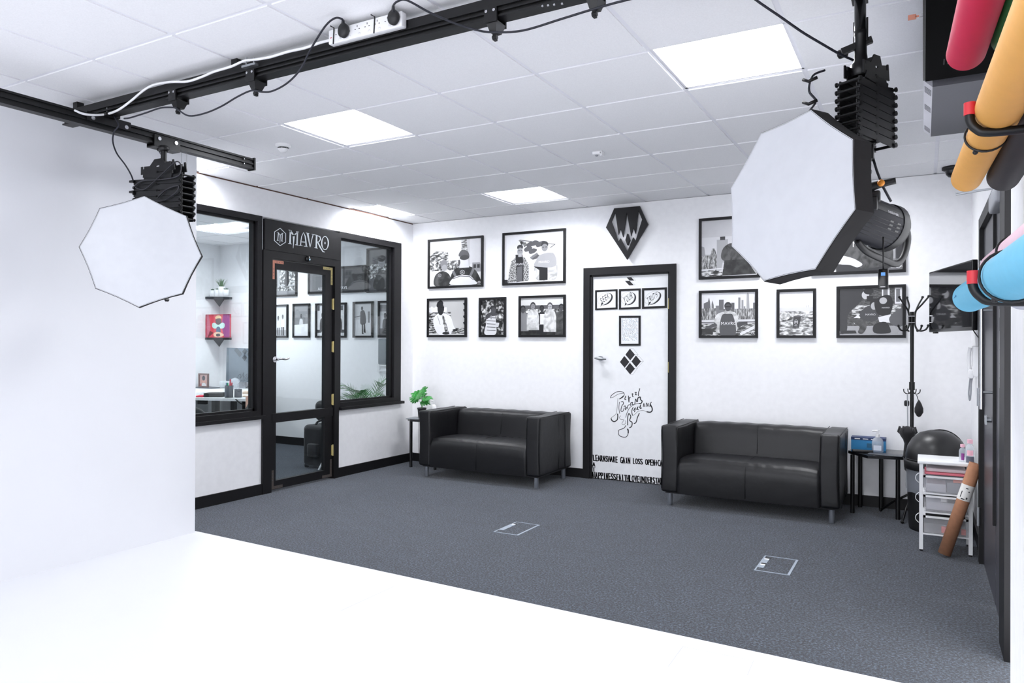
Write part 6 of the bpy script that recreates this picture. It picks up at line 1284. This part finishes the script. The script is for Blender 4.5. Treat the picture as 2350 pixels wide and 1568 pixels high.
a = W(472, 722.5, 1, CYo-0.24); b = W(527.5, 775, 1, CYo-0.24)
t = frame_pic('canvas_print', 'colourful red and purple canvas portrait standing on the lower corner shelf', (a.x+b.x)/2, CYo-0.22, z2_+(a.z-b.z)/2+0.001, b.x-a.x, a.z-b.z, [('r', (214, 62, 78), 0, 0, 1, 1), ('p', (150, 70, 130), [(.7, 0), (1, 0), (1, 1), (.75, 1), (.62, .5)]), ('p', (120, 30, 50), [(0, .6), (.3, .8), (.1, 1), (0, 1)]), ('c', (200, 110, 130), [(.0, .0), (.1, .0), (.16, .6), (.05, 1), (0, 1)]), ('c', (230, 200, 150), [(.38, .1), (.5, .04), (.62, .1), (.6, .2), (.4, .2)]), ('c', (90, 70, 70), [(.4, .2), (.6, .18), (.62, .38), (.5, .46), (.4, .36)]), ('c', (190, 225, 215), [(.25, .4), (.35, .36), (.5, .46), (.66, .36), (.76, .42), (.74, .58), (.6, .62), (.5, .54), (.38, .62), (.26, .56)]), ('c', (60, 90, 120), [(.44, .56), (.56, .56), (.6, .8), (.5, .92), (.42, .78)]), ('c', (230, 190, 160), [(.3, .84), (.45, .76), (.62, .8), (.74, .9), (.6, .98), (.36, .97)]), ('c', (40, 30, 40), [(.42, .86), (.55, .84), (.58, .94), (.44, .96)])], '', fw=0.002, frame_m=mat('canvas_edge', (190, 60, 80), 0.6))
# dark bags behind the lower door glass
c = V((-5.66, 5.93, 0)); 
t = thing('black_case', 'tall black wheeled bag standing behind the lower pane of the glass door', 'bag', c)
q = MB(); cushion(q, (0, 0, 0.24), (0.30, 0.34, 0.44), 0.05, (4, 4, 6)); q.build('bag_body', black_fabric, t)
q = MB(); q.tube(catmull([(0.0, -0.12, 0.45), (0.0, -0.09, 0.49), (0.0, 0.0, 0.50), (0.0, 0.05, 0.455)], 5), 0.012, n=8); q.build('carry_handle', black_fabric, t)
q = MB(); q.rbox((0.03, -0.185, 0.2), (0.14, 0.05, 0.14), 0.015); q.build('side_pocket', black_fabric, t)
for y in (-0.13, 0.13): q = MB(); q.cyl((-0.13, y, 0.022), (-0.10, y, 0.022), 0.022, n=14); q.build('wheel', black_plastic, t)
q = MB(); cushion(q, (0, 0, 0), (0.24, 0.22, 0.22), 0.06, (4, 4, 4)); tag(q.build('black_bag', black_fabric, loc=(-5.66, 6.0, 0.60)), 'smaller black bag stacked on the tall black bag', 'bag')
q = MB(); a = W(731, 1079, 2, 0.008); q.cyl((a.x, a.y, 0.008), (a.x+0.03, a.y+0.11, 0.2), 0.009, n=10); tag(q.build('white_rod', white_plastic), 'thin pale rod leaning on the black bag near the floor', 'rod')
# palm behind the right pane
t = thing('palm_plant', 'leafy palm standing in the office behind the right-hand window', 'plant', (-5.46, 6.42, 0))
q = MB(); q.lathe([(0, 0), (0.10, 0), (0.13, 0.24), (0.12, 0.24), (0.115, 0.2), (0, 0.2)], n=24); q.build('pot', dark_grey, t)
pm = mat('palm_leaf', (96, 140, 96), 0.5, noise=0.2, nscale=15); random.seed(21)
for k in range(13):
    a = random.uniform(0, 2*pi) if k > 5 else pi+random.uniform(-1.1, 1.1)+pi*0.5*0; L = random.uniform(0.6, 0.85); sp = random.uniform(0.12, 0.42)
    hd = V((cos(a)*0.6, sin(a), 0)); 
    if k < 6: hd = V((0.1, -1, 0)) if k % 2 else V((-0.4, -0.9, 0))
    pts = catmull([V((0, 0, 0.2)), V((0, 0, 0.2+L*0.45))+hd*sp*0.25, V((0, 0, 0.2+L*0.8))+hd*sp*0.65, V((0, 0, 0.2+L*(0.95-sp*0.25)))+hd*sp*1.15], 7)
    pts = [V((max(p.x, -0.9), min(p.y, 0.2), p.z)) if p.x < 0.22 else V((0.22, min(p.y, 0.2), p.z)) for p in pts]
    q = MB(); q.tube(pts, 0.003, n=5); n_ = len(pts)
    for i in range(n_//3, n_):
        d = (pts[i]-pts[i-1]).normalized(); sd = d.cross(V((0, 0, 1))); sd = sd.normalized() if sd.length > 1e-3 else V((1, 0, 0)); ll = 0.15*sin(pi*(i-n_//3+2)/(n_-n_//3+3))+0.03
        for s in (-1, 1):
            tip = pts[i]+sd*s*ll*0.8+d*ll*0.75-V((0, 0, 0.02)); wv = d*0.006
            if tip.x > 0.24: tip.x = 0.24
            q.add([pts[i]-wv, pts[i]+wv, pts[i].lerp(tip, 0.5)+wv*1.3, pts[i].lerp(tip, 0.5)-wv*1.3, tip], [(0, 1, 2, 3), (3, 2, 4)])
    q.build('frond', pm, t, fix=False)
# office chair and folded frame by the partition
t = thing('office_chair', 'black rounded office chair back just showing at the foot of the left window', 'chair', (-6.0, 4.50, 0))
q = MB(); q.ball((0, 0, 0.54), 0.12, 0.24, 0.2, n=20); q.build('backrest', black_fabric, t)
q = MB(); cushion(q, (-0.22, 0, 0.44), (0.42, 0.42, 0.08), 0.035, (4, 4, 2)); q.build('seat', black_fabric, t)
q = MB(); q.cyl((-0.22, 0, 0.08), (-0.22, 0, 0.4), 0.025); q.build('gas_column', black_metal, t)
for k in range(5): a = k*2*pi/5; q = MB(); q.bar((-0.22, 0, 0.09), (-0.22+0.27*cos(a), 0.27*sin(a), 0.06), 0.04, 0.03); q.ball((-0.22+0.27*cos(a), 0.27*sin(a), 0.03), 0.028); q.build('leg', black_plastic, t)
t = thing('folding_stand', 'black folding stand leaning by the right end of the office desk', 'stand', (-5.75, 5.33, 0))
def fs_(u, v, x=-5.75): q = W(u, v, 0, x); return q-V((-5.75, 5.33, 0))
q = MB(); A1 = fs_(566, 948); B1 = fs_(590, 903); d = (B1-A1).normalized(); q.bar(A1-d*((A1.z-0.02)/d.z), B1+d*0.1, 0.03, 0.05); q.build('strut', black_metal, t)
q = MB(); A1 = fs_(580, 950); B1 = fs_(592, 925); d = (B1-A1).normalized(); q.bar(A1-d*((A1.z-0.02)/d.z), B1+d*0.12, 0.03, 0.04); q.build('strut', black_metal, t)
q = MB(); q.rbox((0, 0, 0), (0.08, 0.07, 0.17), 0.008); a = W(575, 927, 0, -6.2); tag(q.build('carton', mat('peach_card', (214, 170, 150), 0.6), loc=(-6.2, a.y, a.z)), 'peach coloured carton behind the folding stand in the office', 'box')
q = MB(); q.rbox((0, 0, 0), (0.3, 0.3, a.z-0.085), 0.01); tag(q.build('storage_crate', mat('pale_crate', (205, 212, 216), 0.6), loc=(-6.2, a.y, (a.z-0.085)/2)), 'pale storage crate standing on the office floor under the peach carton', 'crate')
q = MB(); q.tube(catmull([D(541, 917), W(552, 926, 1, 5.6), W(562, 930, 1, 5.6), W(575, 928, 1, 5.6)], 6), 0.006, n=6); tag(q.build('desk_cable', black_plastic), 'black cable drooping from the right edge of the office desk', 'cable')
